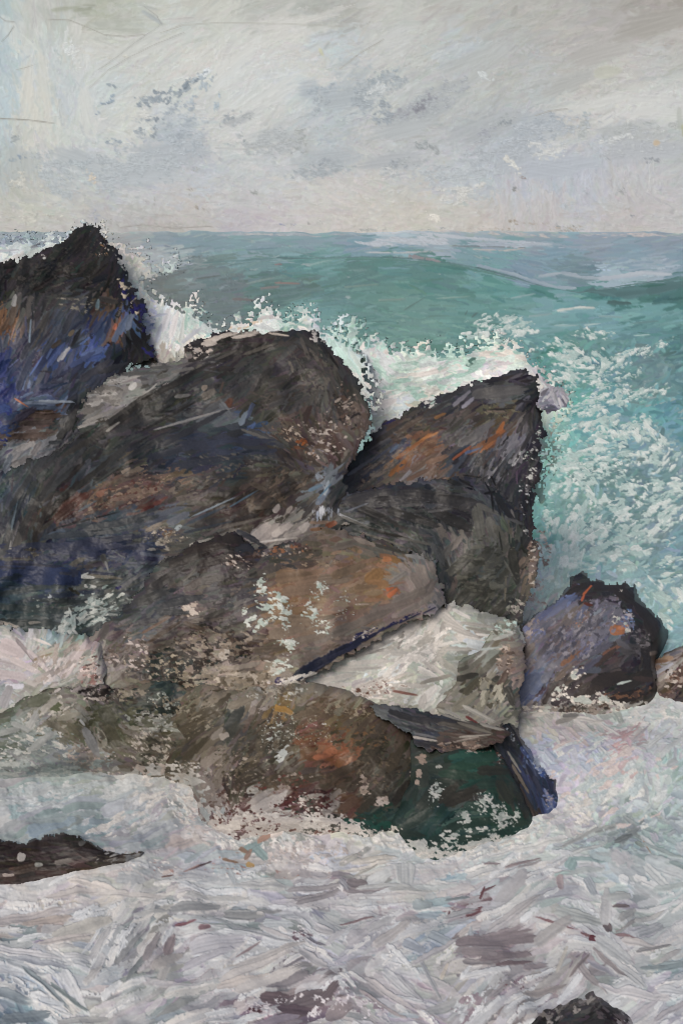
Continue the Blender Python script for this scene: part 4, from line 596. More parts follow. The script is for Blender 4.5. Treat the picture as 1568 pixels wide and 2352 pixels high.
# ---- spray behind the right hand peak
solid("sea_spray", "white and mint spray breaking behind the dark peak in the middle right", "sea spray",
 "770 700 800 730 840 722 852 770 880 772 900 786 960 782 1000 784 1040 796 1056 764 1080 790 1112 770 1160 762 1176 790 1206 790 1226 812 1252 838 1272 860 1304 884 1316 916 1312 950 1288 972 1290 1010 1276 1060 1262 1110 1240 1150 1150 1100 1000 1060 880 1040 830 985 832 930 790 850 770 780",
 [(800, 740, 19.4), (1180, 780, 19.6), (1310, 930, 19.0), (850, 980, 18.4), (1260, 1100, 18.0), (1000, 1000, 18.6)],
 """790 740 b4bcc0 810 760 9fb9b0 800 800 a9c9be 830 790 8fb0a9 860 790 c0c2c0 900 790 9fbab3 930 800 c6c9c5 970 810 cfccc6 1000 800 b4c4bd 840 830 c2c0bf 870 820 a9c6be 800 850 c4c5c4 850 870 cbc7c4 900 860 b9cfc6 940 870 c6d0c9 980 870 c9cfca 900 900 cfcfcb 870 920 c9c6c4 930 910 b9bec4 850 900 c6c6c9 980 900 b9b4ad 1010 850 cbc9c6 1050 820 a0bfb5 1080 810 b4cfc5 1060 850 c9c5c4 1100 790 c0d0c9 1140 800 cfcbc7 1180 810 cfccc4 1120 830 b4b4bd 1100 860 c4bfc0 1150 840 c6c0c0 1200 820 c9ccc4 1220 850 b4b6bb 1240 870 b9b4b0 1270 880 b9bfba 1300 920 b9cfbf 1290 950 b9cdbe 1270 960 c0d0c2 1270 1000 9fc4b6 1260 1050 a5bfb4 1250 1100 95b4a9 1290 900 b4b6b4 850 960 cbc9c5 880 950 c9c5c3""",
 [(800, 780, -60), (830, 830, -45), (870, 900, 65), (930, 870, -5), (1000, 830, -10), (1100, 800, -10), (1180, 820, 15), (1260, 870, 45), (1280, 960, 80), (1260, 1060, 85), (900, 940, -20)],
 seed=121, L=42, W=13, rag=15, rough=.3, thick=.7, rnd=.25, mat=MAT_FOAM, lit=.84, kind='stuff', h=1.8, facet=False, aj=22, cj=.03, holes=.38,
 extra=lambda cv: (cv.dabs("850 895 75 90 12 c4c5cc 875 880 70 60 12 a5aec4 890 870 -5 90 40 b4cdc4 930 885 -4 110 22 c0d2ca 960 860 -6 110 10 cdccc6 1010 850 -8 110 10 cbc6c2 930 840 0 110 18 a0c2b8 900 905 -14 90 16 cdccca 880 930 -20 70 18 cbc8c8 1030 835 -30 60 8 94b8ad 1080 830 -40 30 12 49786f 1090 838 -10 40 7 51756e 1130 815 6 90 16 cfcac6 1180 815 20 70 14 cfcbc4 1060 800 30 40 8 6f9e92 1240 865 40 60 14 b0b2bb 1255 880 60 40 10 9c9aa4 1295 905 70 40 10 cdc9bc 1290 960 -30 40 24 b9d0be 1150 835 -10 60 10 b4b0b8 850 830 -50 60 14 c6c2c2 830 800 -60 50 12 cfccc9 900 800 -30 60 14 b9b3b0 970 805 25 50 10 cfc9c2", h=2),
   cv.speck(1000, 850, 230, 60, -8, 110, 12, '9fbfb6 b4c6c2 a9b4b6 8fb0a8', asp=2.6), cv.speck(860, 850, 50, 80, 60, 50, 11, 'a9c4bc b4bcc0', asp=2.4), cv.speck(900, 780, 80, 20, 0, 30, 7, 'c9d2cc 6f9a90 9fb5ad'), cv.speck(1110, 780, 60, 16, -5, 40, 8, 'c6d6ce b0cbc0'), cv.speck(1265, 1040, 14, 70, 5, 50, 8, 'c6d6cb 8fb8a9 b4a898'), cv.speck(1280, 900, 30, 30, 0, 14, 7, '9aa0a4 cfcabd')))

# ---- dark peak right of centre
def ex(cv):
    cv.dabs("1160 900 -10 110 26 5e5e60 1120 900 -20 80 24 5a5a5c 1060 915 -35 60 9 7c7c8c 1075 925 -45 40 10 86869a 1040 905 -30 60 12 37373b 1000 940 -30 80 10 3d3c3f 1150 940 0 60 5 2c2a2a 1140 945 -4 60 5 75655a 940 975 -32 80 14 53443a 900 990 -30 90 10 3d3a3a 1104 990 -35 90 18 66656a 1080 1005 -35 70 16 6a696c 1149 985 -65 40 12 b9662f 1140 1000 -35 50 8 a65a2c 1110 1020 -38 90 14 7c4c2f 1120 1025 -40 50 8 a05c30 1180 1010 -60 70 12 7c7c88 1170 1030 -45 60 12 8a8a98 1190 1045 -50 60 10 83838e 1210 1010 -60 60 10 3b3a40 1200 970 -60 60 10 3e3c40 970 1010 -36 70 7 a3602f 935 1035 -36 90 8 9a5628 990 1000 -30 50 6 b06a30 900 1060 -40 50 7 a46634 925 1065 -48 50 12 9c5c2c 905 1080 -50 40 10 8a5226 945 1080 -34 80 8 8a8890 975 1060 -32 80 14 6c5548 1005 1055 -30 60 12 82604c 960 1090 -24 60 10 705445 870 1020 -35 70 6 5a5a62 880 1040 -35 90 6 48506a 905 1030 -40 30 8 4c6488 830 1070 -38 80 8 6a6c76 860 1080 -34 70 8 3e4558 1050 1070 -40 70 10 485062 1060 1040 -35 60 6 a35030 1085 1035 -20 40 6 4a5f90 1140 1075 -62 70 4 a3a3ac 1185 1055 -50 40 8 b4b6bc 1150 1100 -60 50 9 4c4c52 1090 1095 10 60 4 201f21 1130 1100 60 60 4 1f1e20 980 1125 6 60 10 8a6a50 1010 955 -20 30 8 84582f", h=1.7)
    cv.speck(1140, 1050, 70, 50, -55, 70, 8, '6f6f78 2f2e32 585860 474749', load=1.0, asp=3); cv.speck(880, 1070, 90, 30, -35, 60, 6, '3a3f4c 6f6862 54504c 7a6a5e', asp=2.6); cv.speck(1220, 1080, 12, 80, 8, 30, 6, '2a282c 605e62 c0c2c0'); cv.speck(1140, 945, 60, 26, 10, 34, 6, '5a5643 3a3838 6f6a58')
    white(cv, [(985, 925, 24, 8, -25, 10, 6), (1235, 1000, 8, 20, 0, 5, 5), (1200, 1045, 12, 10, 0, 5, 5)], 'a9c4ba c6c6c2'); cv.speck(1250, 1025, 8, 16, 0, 6, 5, 'c08a60 3a3236')
    cv.speck(890, 965, 24, 8, -25, 12, 7, '2b285c 1f1d4a'); cv.speck(1205, 1130, 24, 40, 0, 24, 5, 'c4c6cc 4a4a50', asp=1.3)
solid("dark_rock", "dark peaked rock right of centre with rust orange streaks, spray behind it", "rock",
 "700 1185 740 1130 795 1062 848 1003 880 972 915 952 960 930 1020 905 1080 876 1130 862 1180 850 1206 846 1226 862 1240 890 1246 930 1238 960 1254 990 1240 1035 1240 1090 1224 1140 1222 1200 1228 1260 1200 1320 1000 1320 800 1240",
 [(740, 1150, 15.3), (850, 1000, 17.0), (1200, 860, 17.6), (1240, 1200, 16.3), (1000, 1250, 15.6), (1050, 1000, 16.6)],
 """1084 889 45454a 1159 899 58585a 1134 874 39383b 1209 889 3a3839 1059 914 3c3c42 1034 929 3b3a3d 959 954 45403e 934 979 4a3f38 984 974 4d4038 1034 964 4a4541 1094 964 4f453f 1149 979 5f4e42 1104 989 605d5e 1084 1004 5e5c5d 1124 1019 75523c 1174 1014 6c6c75 1184 1034 62626a 1144 954 55503f 1224 939 2e2c2e 1234 989 34323a 1209 964 444040 949 1019 6a4c38 974 1009 6f4d38 909 999 4a3b34 859 1019 45454c 824 1039 4a4744 834 1064 3c3e46 909 1039 464857 884 1054 4f4b49
 959 1054 6f564a 999 1059 6c5548 1034 1029 4f4a48 1059 1049 3c4252 1109 1044 47484f 1219 1039 2f2d31 834 1065 4f4a48 814 1100 4b4846 909 1075 66584e 924 1065 7a5640 949 1080 706868 994 1065 705648 1059 1060 40454e 1084 1085 353436 1159 1075 434246 1209 1085 3a383b 1184 1125 353538 1009 1105 5c463a 770 1130 484646 1100 1130 38373a 1200 1180 333136 1230 1220 4a4040""",
 [(800, 1060, -42), (900, 1010, -32), (1000, 980, -30), (1100, 900, -18), (1150, 900, -5), (1100, 1010, -36), (1180, 1020, -58), (1220, 1000, -75), (950, 1080, -34), (1150, 1100, -60), (1230, 1150, 85)],
 seed=131, lit=1.12, L=50, W=12, rag=8, rough=.26, thick=1.3, edge=('2b282b', 5, .25), extra=ex, group=ROCKS)

# ---- small pale grey stone wedged on that peak's right edge
solid("grey_stone", "small pale grey stone wedged on the right shoulder of the orange streaked peak", "stone",
 "1234 905 1248 890 1266 884 1286 884 1300 898 1308 920 1304 936 1280 944 1258 952 1238 944 1232 926", [(1240, 900, 17.3), (1305, 900, 17.5), (1270, 945, 17.1)],
 "1250 895 9a99a0 1270 895 8c8b92 1290 905 8f8d92 1260 910 74737c 1280 920 a0a0a8 1300 925 a9a8b0 1250 925 6a6973 1270 930 8a8994 1260 942 4f4d5c 1285 938 55535f",
 [(1260, 900, -40), (1280, 920, 60), (1265, 942, -5)], seed=141, lit=.72, L=26, W=9, rag=5, rough=.03, thick=.4, rnd=.05, n=60,
 extra=lambda cv: (cv.dabs("1262 905 -60 30 5 a5a4ac 1272 915 80 30 5 9a99a4 1285 925 70 26 5 b4b3ba 1296 918 60 26 5 b9b8be 1262 943 4 50 7 4a4858 1250 900 -45 26 8 5c5b66", h=1.6)), group=None)

# ---- broad central slope
def ex(cv):
    cv.dabs("""520 770 -14 110 10 cabdb0 600 762 -3 90 9 b9aea4 560 772 -6 60 8 cbbfb4 480 790 -10 40 12 c9bdb4 500 778 -20 26 8 d0c6bc 640 768 10 50 5 cfc0b0 470 815 10 20 16 c9c2be 450 805 30 16 10 bfb6b0 520 815 -22 60 6 57534f 600 800 -20 90 7 5c5850 700 800 70 60 9 5a5550 760 820 50 70 6 2a2726
    420 850 -8 60 8 7c7975 360 842 -4 80 12 5c5c5a 380 832 -6 90 10 8c8883 300 868 -14 60 8 a5a3a0 280 870 -30 40 12 b0afac 320 858 -10 90 9 5f5f5e 300 890 -16 60 12 8a8784 305 887 -40 22 14 c4c4c2 240 895 -8 60 12 706d69 215 938 -20 60 16 75716d 220 925 -15 30 14 a9a6a2 250 920 20 60 10 8f8c88 270 915 -50 40 14 8a8885 340 900 -38 60 4 b4b3b0 230 955 -24 90 8 8a8783 200 975 -24 60 7 a3a09c 290 940 -35 120 10 3c3a37 340 905 -35 60 8 4c4b49
    460 820 -14 60 12 322f2e 420 870 -28 160 12 2f2d2c 380 895 -30 150 12 343230 300 945 -30 160 12 2c2a28 250 985 -30 120 12 322f2c 190 1020 -34 120 12 3a3835 420 909 -8 40 9 7c7c7c 480 905 -30 40 16 6a635c 470 890 -40 16 12 85786c 260 980 -38 40 6 8a8782 540 900 -40 90 12 4a4a4c 500 930 -35 80 16 52565c 490 950 -30 90 10 5a626c 525 925 -60 26 16 6a4030 520 945 60 50 16 646a72 560 960 -60 40 12 75889c 577 982 -50 30 12 4a66a0 585 990 0 26 9 3c5fae 540 985 20 50 12 444c58
    450 960 -22 200 6 8a8a8c 400 950 -26 180 7 2c2b2b 330 960 -28 160 12 3d3e40 440 985 -24 200 14 383b44 500 1010 -10 180 20 36393f 560 1020 10 120 16 3a3e46 620 1010 32 110 14 4a4c50 590 1000 28 80 8 6c6a66 420 1030 -20 180 16 353b4a 470 1060 -10 180 16 363b49 330 1030 -28 180 12 3e4145 250 1060 -34 180 14 3a3b3c 150 1080 -44 160 14 42454a 200 1100 -40 160 12 34332f 120 1120 -50 160 14 3d4042 60 1110 -55 160 14 464a4e 90 1150 -56 160 14 3a3b3c 140 1150 -50 140 12 2f2b28 40 1170 -65 130 10 424b52 60 1200 -68 130 16 3e3d3c
    100 1190 -62 120 12 352f2b 30 1200 -75 110 5 6d8290 20 1240 -80 60 18 4a4c4e 40 1250 -85 60 18 55534f 65 1265 -80 50 14 4c4a44 80 1250 -80 50 10 38342e 24 1260 -85 40 5 8a8a88 165 1160 -40 80 26 5c362c 180 1150 -40 60 20 61342a 150 1175 -40 70 22 52332b 215 1140 -55 50 10 7f644f 240 1130 -20 40 12 8c5a44 205 1160 -40 60 6 55606a 290 1080 -30 26 8 8a7868 320 1125 -12 60 14 7c6450 300 1140 -15 90 10 766052 350 1125 -15 50 12 8a7060 340 1170 -15 36 14 602a24 370 1150 -30 40 9 6f3b34 350 1100 10 40 9 4a3c38 425 1105 -20 44 14 8a6c58 405 1120 -30 40 10 75675c
    390 1175 -20 90 12 545c6c 410 1190 -25 60 18 5c6474 360 1195 -20 60 14 4b5366 330 1190 -25 60 9 41485e 500 1160 -22 130 4 7f93a6 560 1145 -28 90 4 52718a 470 1185 -20 110 7 3f4c5a 480 1210 -20 120 6 39404a 600 1120 30 60 10 5c5044 690 1120 10 50 10 5a5148 640 1140 60 70 16 4a3c32 700 1140 -30 50 10 6f7478 740 1105 60 50 14 8794a4 750 1120 -70 40 9 9aaab8 725 1120 -20 40 8 5f7f9a 745 1128 -45 50 3 4a86b0 605 1165 -10 60 10 54483c 560 1200 -16 120 6 6c645c 520 1225 -16 90 6 8a8680
    460 1245 -12 60 8 a19f98 400 1240 -14 60 12 64605a 355 1210 -30 50 10 8a7c6c 385 1225 -20 26 14 6c4c30 380 1240 -70 22 8 a59a8c 410 1212 -30 20 10 9aa8ae 375 1255 20 40 12 a09a90 345 1260 10 30 10 9c9c9a 315 1232 -80 24 24 565c58 350 1235 0 30 8 3a4058
    620 1225 -38 70 26 a59b96 600 1220 -40 60 20 b0a6a0 650 1215 -30 60 16 b4aaa4 680 1225 -12 60 14 a8a09a 700 1210 -40 30 16 b4aca6 550 1222 20 50 10 7c756e 570 1232 30 60 14 363944 590 1245 20 60 8 42444c 640 1240 -10 90 5 cfc8c2 635 1168 -60 24 12 a79c96 665 1170 -50 20 10 93887f 735 1200 0 50 8 9a7c66 760 1205 -30 30 12 8f4c30 730 1215 -10 40 8 9c7050
    170 1255 -2 260 16 323950 250 1240 -4 220 14 343b50 200 1225 -6 200 14 3a434d 280 1200 -8 180 16 3c444c 330 1180 -20 120 10 444a52 200 1195 -20 160 4 23262b 350 1275 8 60 8 55607a 60 1300 4 180 16 2e3550 40 1325 6 160 16 2d3c50 190 1315 0 160 12 353c54 90 1350 -8 200 12 3d4a50 160 1365 -6 160 10 35425a 240 1325 8 90 8 6a665a 240 1285 60 30 12 5e5f5c 246 1300 80 26 5 8a8c8c 60 1285 4 120 4 5c5c58 280 1350 -20 90 12 555a58 300 1335 -30 70 10 62656a 210 1345 -6 120 10 5f6460
    150 1380 4 160 10 364044 200 1400 0 140 10 4c5350 80 1400 2 200 16 39474a 60 1430 4 160 16 3c484a 240 1430 -30 90 14 444f53 175 1360 25 40 7 3a3a30""", h=1.5)
    cv.speck(752, 1182, 40, 19, 5, 90, 7, 'a9b4c6 7a8290 c0c6d0 9aa2b0', asp=3.2, dang=80)
    cv.dabs("200 1325 0 40 9 c4c8c4 208 1347 8 30 10 c4c9c6 195 1320 -30 20 6 bcc3c0 220 1385 -6 50 7 b4bab6 225 1395 20 50 9 a9b3b0 240 1410 -4 70 7 9aa5a4 200 1422 -24 40 6 b4bcb8 150 1440 -55 50 16 8da0a0 145 1460 -70 40 12 9fb4b4 170 1430 80 30 8 a0acac 20 1435 6 60 9 b0a89e 80 1430 -4 30 7 8c8a84 272 1350 -20 16 7 20206a 115 1370 20 10 9 a9b4c0 175 1455 50 20 8 c0c6c4 165 1415 70 40 5 a5b4b4", h=2)
    cv.speck(660, 990, 40, 26, 20, 40, 6, '8a7868 4a3c32 6f5c4e b4a494'); cv.speck(690, 1020, 16, 16, 0, 12, 8, 'a65c2c 8a4c28 6a4430'); cv.speck(750, 1000, 50, 50, 0, 90, 7, '9a8f88 6c5d54 3f3733 5c4c42 b5aaa2', asp=1.8); cv.speck(715, 1045, 16, 24, -30, 10, 6, 'c4b8b0 90745f'); cv.speck(800, 940, 26, 70, -25, 90, 7, '7a6a60 4a403a 2f2a28 a3968c 5c4a40', asp=1.7)
    cv.speck(720, 850, 70, 60, 40, 60, 7, '54504c 383634 5f5a54', load=.9, asp=2.5); cv.speck(300, 1130, 130, 34, -22, 110, 7, '7f6c5e 5c3a34 8a7464 47423f 6f5a50', asp=1.9); cv.speck(560, 1060, 130, 26, 6, 60, 6, '505050 3a3a3c 5f5c58', asp=2); cv.speck(470, 1100, 120, 22, -18, 50, 7, '6f675c 3f3c38 57524c')
    cv.speck(640, 1120, 120, 40, -25, 80, 8, '4e443b 3a332d 63564a', load=.9, asp=2.5); cv.speck(455, 805, 30, 20, -10, 26, 8, '2a2626 241f20 c4b8b0'); cv.speck(730, 775, 24, 12, 30, 16, 7, '2a2726 c0bcb8'); cv.speck(380, 1230, 60, 26, 0, 40, 6, 'b4a898 4a4a4c 8a8478 3c4050')
    cv.speck(215, 1400, 60, 40, -20, 50, 10, "a9b8b6 8fa3a2 c0c8c4", asp=2.4, dang=-25); cv.speck(150, 1450, 70, 26, -50, 40, 10, "9aacac b4bcba", asp=2.2); cv.speck(180, 1260, 170, 26, -3, 26, 12, "383e56 363c52", asp=4); cv.speck(60, 1320, 90, 18, 3, 14, 12, "2e3a5c", asp=4); cv.speck(520, 1020, 120, 26, 4, 20, 12, "3a4052 383c4a", asp=4); cv.speck(230, 900, 60, 40, -20, 50, 8, 'a9a7a4 6f6c69 8a8784 5c5a58', asp=2.2); cv.speck(200, 1380, 160, 60, 0, 60, 7, '5f6a68 465054 7f8886', asp=2.2); cv.speck(80, 1270, 30, 16, 0, 12, 6, '6a665c 4a4640')
solid("rock_slope", "broad charcoal rock sloping down left from the central crest, largest rock in the sea", "rock",
 "430 788 470 770 520 762 600 757 650 760 684 750 722 760 748 786 774 815 806 852 828 890 848 925 856 960 842 1000 820 1050 790 1100 800 1150 808 1200 740 1240 640 1290 560 1330 480 1400 400 1480 300 1540 150 1520 100 1500 -60 1490 -200 1480 -240 1150 -60 1110 0 1090 50 1062 120 1042 176 998 176 950 205 900 262 862 340 838 420 822",
 [(680, 755, 17.5), (450, 800, 16.9), (850, 960, 16.3), (740, 1150, 15.0), (200, 960, 15.9), (0, 1100, 14.8), (600, 1240, 14.3), (300, 1420, 13.7), (0, 1480, 13.35), (500, 950, 16.2), (500, 1100, 14.9), (-200, 1300, 13.8), (200, 1250, 14.2)],
 """675 769 2f2d2c 725 779 353332 500 790 3a3433 450 799 3a3433 475 789 2d292a 550 790 3c3634 600 785 403a36 550 799 403c38 500 814 383634 600 809 3d3a36 450 829 6b6763 650 799 403e3c 700 809 433f3c 600 839 3e3c39 500 849 383735 450 869 424140 550 889 403f3e 650 849 413f3c 625 889 423e39 600 914 454039 525 924 514440 700 869 45423e 750 839 504844 750 889 44413e 700 914 494643 650 939 45413b 750 939 4a4642 700 969 554a42 665 989 5f5349 725 989 564940 750 989 6a5f58 700 1014 54443b 725 1044 6f645e 775 979 62554e
 775 1014 54463e 475 914 454545 400 904 3c3b39 350 919 383733 450 939 474849 475 959 4c525a 520 959 5a5f68 575 984 485470 500 989 3a3c42 550 989 3f4148 425 989 3a3c40 350 964 403f3c 275 964 383632 200 1004 363532 150 989 3f4143 125 999 45484a 275 1014 3e3d3b 350 1014 3c3d3f 425 1039 363b47 500 1039 3a3f4b 550 1029 383d46 350 1064 35363b 450 1064 383b44 250 1064 393a3b 150 1039 3c3c3a 100 1064 404140 600 1029 41403f 625 999 58554f 650 1039 453d36 600 1064 40403e
 300 839 6a6864 350 849 6d6c6b 275 889 838280 300 889 908f8d 240 929 8a8784 215 939 75716d 270 919 807e7b 400 834 777472 375 809 8a8480 325 869 5b5b5a 50 1085 43474a 100 1135 3d3f3d 30 1135 424b55 15 1210 3d4045 50 1210 40413e 30 1260 5a5a58 65 1275 46443f 90 1200 3e3630 125 1125 332f2c 175 1085 383635 200 1100 454a50 165 1160 523630 150 1175 4c352e 210 1150 5f4c42 240 1135 6a5244 290 1085 6a5d52 250 1080 3c3732 300 1115 5a4842 325 1130 6a5748 350 1135 604840 340 1170 50322e
 300 1155 5f5049 425 1105 625346 435 1150 5a524c 375 1150 504642 475 1085 504c49 525 1075 3c4045 600 1085 4a4139 625 1110 473e36 575 1135 473e35 500 1135 453e37 550 1175 483d35 600 1150 473d36 675 1110 4f4740 700 1125 57524e 740 1110 6c747e 725 1085 4b4a4a 770 1125 3c3c3c 675 1160 463d36 700 1175 4f4741 225 1220 3b444c 150 1225 3c434b 275 1200 3c464e 350 1185 4f5560 400 1175 565c66 425 1205 555d68 475 1200 4a4641 175 1260 313850 250 1255 343a52 125 1255 333b4c 315 1230 484c50 350 1250 3d4258
 385 1225 5f554a 375 1255 5c5a58 440 1235 4a4844 500 1210 504a44 50 1310 2e3550 100 1310 3a4050 30 1335 2e3f52 50 1345 38444c 125 1335 444a4b 175 1325 3c4658 210 1305 54544f 240 1285 505258 300 1285 343c58 325 1300 454a55 275 1330 454b4c 200 1345 545957 100 1365 333f50 175 1385 3c4244 225 1375 48504f 250 1410 3f4648 30 1385 384a4e 50 1405 39474a 125 1405 4a5150 90 1430 505754 175 1435 4a5352 225 1455 444f53 350 1270 3a3f55 700 1210 8a827d 640 1230 8a827d""",
 [(500, 800, -15), (640, 800, -28), (720, 800, 45), (800, 900, 65), (700, 880, -35), (550, 870, -38), (400, 890, -30), (260, 930, -28), (600, 950, -30), (750, 950, 80), (480, 1000, -12), (600, 1010, 22), (300, 1020, -30), (150, 1080, -45), (60, 1150, -60), (40, 1230, -76), (250, 1140, -25), (350, 1170, -12), (500, 1150, -20), (650, 1130, -30), (700, 1060, 40), (740, 1120, -50), (200, 1250, -3), (350, 1240, -8), (60, 1320, 5), (150, 1370, -6), (250, 1340, -20), (250, 1430, -35), (100, 1430, 2), (620, 1220, -30), (280, 870, -12)],
 seed=151, lit=1.22, L=60, W=13, rag=8, rough=.34, thick=1.3, edge=('2c2928', 4, .25), extra=ex, group=ROCKS, h=1.1)

# ---- dark overhanging block
def ex(cv):
    cv.dabs("850 1140 -8 120 26 333338 900 1150 -4 120 26 36363b 980 1140 0 140 30 313135 1050 1150 8 110 26 323236 860 1180 16 130 18 38383a 950 1190 20 130 20 3a3a3b 1040 1195 20 110 24 343437 800 1190 22 70 5 8a8e98 830 1205 20 110 6 5a5a58 900 1228 16 120 6 2c2a28 960 1245 16 100 6 5a5a58 880 1240 14 120 6 5f5c54 820 1165 -20 60 4 5c6474 950 1160 -5 60 7 4a4a4d 1010 1172 -5 60 5 58585c 1080 1160 -20 60 14 3f3f44 1120 1170 30 60 12 5f5f5d 1160 1170 55 80 14 2c2c30 1130 1130 -10 40 5 1c1b1d 1120 1120 60 40 4 1a191b 1070 1110 25 40 5 222123 1130 1155 80 60 4 1f1e20 1190 1200 20 60 6 55565a 1100 1205 80 90 26 5f605c 1130 1215 70 60 24 6a6a66 1150 1230 60 60 18 605f58 1049 1245 -40 50 16 7c746f 1025 1268 -60 50 16 626160 1015 1290 70 70 14 474a4c 1030 1315 65 60 10 343638 1012 1330 -80 60 14 3f4348 1005 1275 60 60 12 4c5054 1060 1290 -40 90 22 4c4d48 1100 1290 -50 110 24 474843 1140 1280 -55 90 22 50514d 1110 1340 -48 120 24 43443f 1150 1330 -50 90 18 484942 1180 1300 80 90 22 3a3b37 1100 1390 -45 110 20 40413c 1140 1400 -45 90 18 3c3d38 1060 1370 -45 90 18 44453f 1160 1350 -85 60 5 6a6455 1130 1360 -45 60 4 5f5f55 1120 1320 -40 40 8 6a6c66 1080 1405 -50 80 5 56564c 1060 1395 -45 70 4 5c5c52 1170 1310 60 60 4 5f605a 1150 1250 80 60 4 33342f", h=1.5)
    cv.speck(940, 1170, 150, 40, 6, 110, 5, '46464a 2a2a2d 55555a', load=.9); cv.speck(1110, 1320, 80, 90, 0, 110, 8, '4f504a 3a3b36 5a5b54', load=.9, asp=2.4); cv.speck(1225, 1250, 12, 70, 3, 70, 7, '8a756a 6f5c52 a3968a 3f3836 c6bfb6'); cv.speck(1222, 1340, 10, 40, 6, 34, 7, '8f8074 6f6258 c4bcb2')
    white(cv, [(1215, 1210, 10, 20, 20, 12, 7), (1205, 1160, 8, 20, 0, 8, 5)]); cv.speck(1190, 1400, 24, 26, 20, 26, 7, '4a4844 b4aca4 8a8a80')
solid("dark_boulder", "charcoal boulder with a rounded top overhanging the tan rock, below the orange streaked peak", "boulder",
 "738 1166 790 1138 830 1124 900 1110 980 1103 1060 1098 1120 1112 1165 1148 1200 1176 1214 1228 1240 1250 1236 1310 1222 1360 1200 1400 1196 1440 1215 1500 1180 1560 1080 1560 1020 1500 1000 1460 960 1420 930 1370 900 1330 850 1300 800 1270 770 1230",
 [(780, 1150, 15.0), (1200, 1180, 15.2), (1200, 1440, 14.7), (1010, 1340, 14.5), (1000, 1180, 14.7), (1100, 1540, 14.3)],
 """834 1135 35353a 934 1145 323236 1034 1160 333336 884 1185 3c3c3d 984 1200 363637 834 1215 3e403f 1059 1200 38383a 1009 1175 404042 1109 1165 454548 1134 1185 545453 1159 1160 2f2f33 1124 1225 5e5e5a 1159 1225 5b5c55 1134 1205 555652 1049 1245 6a6460 1029 1270 565653 1059 1285 4a4b46 1084 1310 494a45 1109 1345 41423d 1134 1310 4d4f4a 1174 1285 3c3d39 1184 1335 454640 1134 1385 3b3c37 1084 1385 43443f 1059 1355 44453f 1199 1260 30302f 1219 1200 3a3838 1019 1315 343639 1004 1285 3c3f42 994 1260 45484a 959 1255 4a4a49 1234 1235 6a5850 1224 1285 75655c 1214 1325 6a5c54 1180 1420 4a4844 1150 1450 5c5a52 1100 1450 4f4f48""",
 [(800, 1150, -18), (900, 1150, -4), (1050, 1150, 6), (900, 1220, 16), (1100, 1200, 60), (1020, 1290, 70), (1100, 1320, -48), (1180, 1300, -70), (1100, 1400, -46)],
 seed=161, lit=1, L=48, W=13, rag=8, rough=.26, thick=1.3, edge=('2a292a', 4, .25), extra=ex, group=ROCKS)

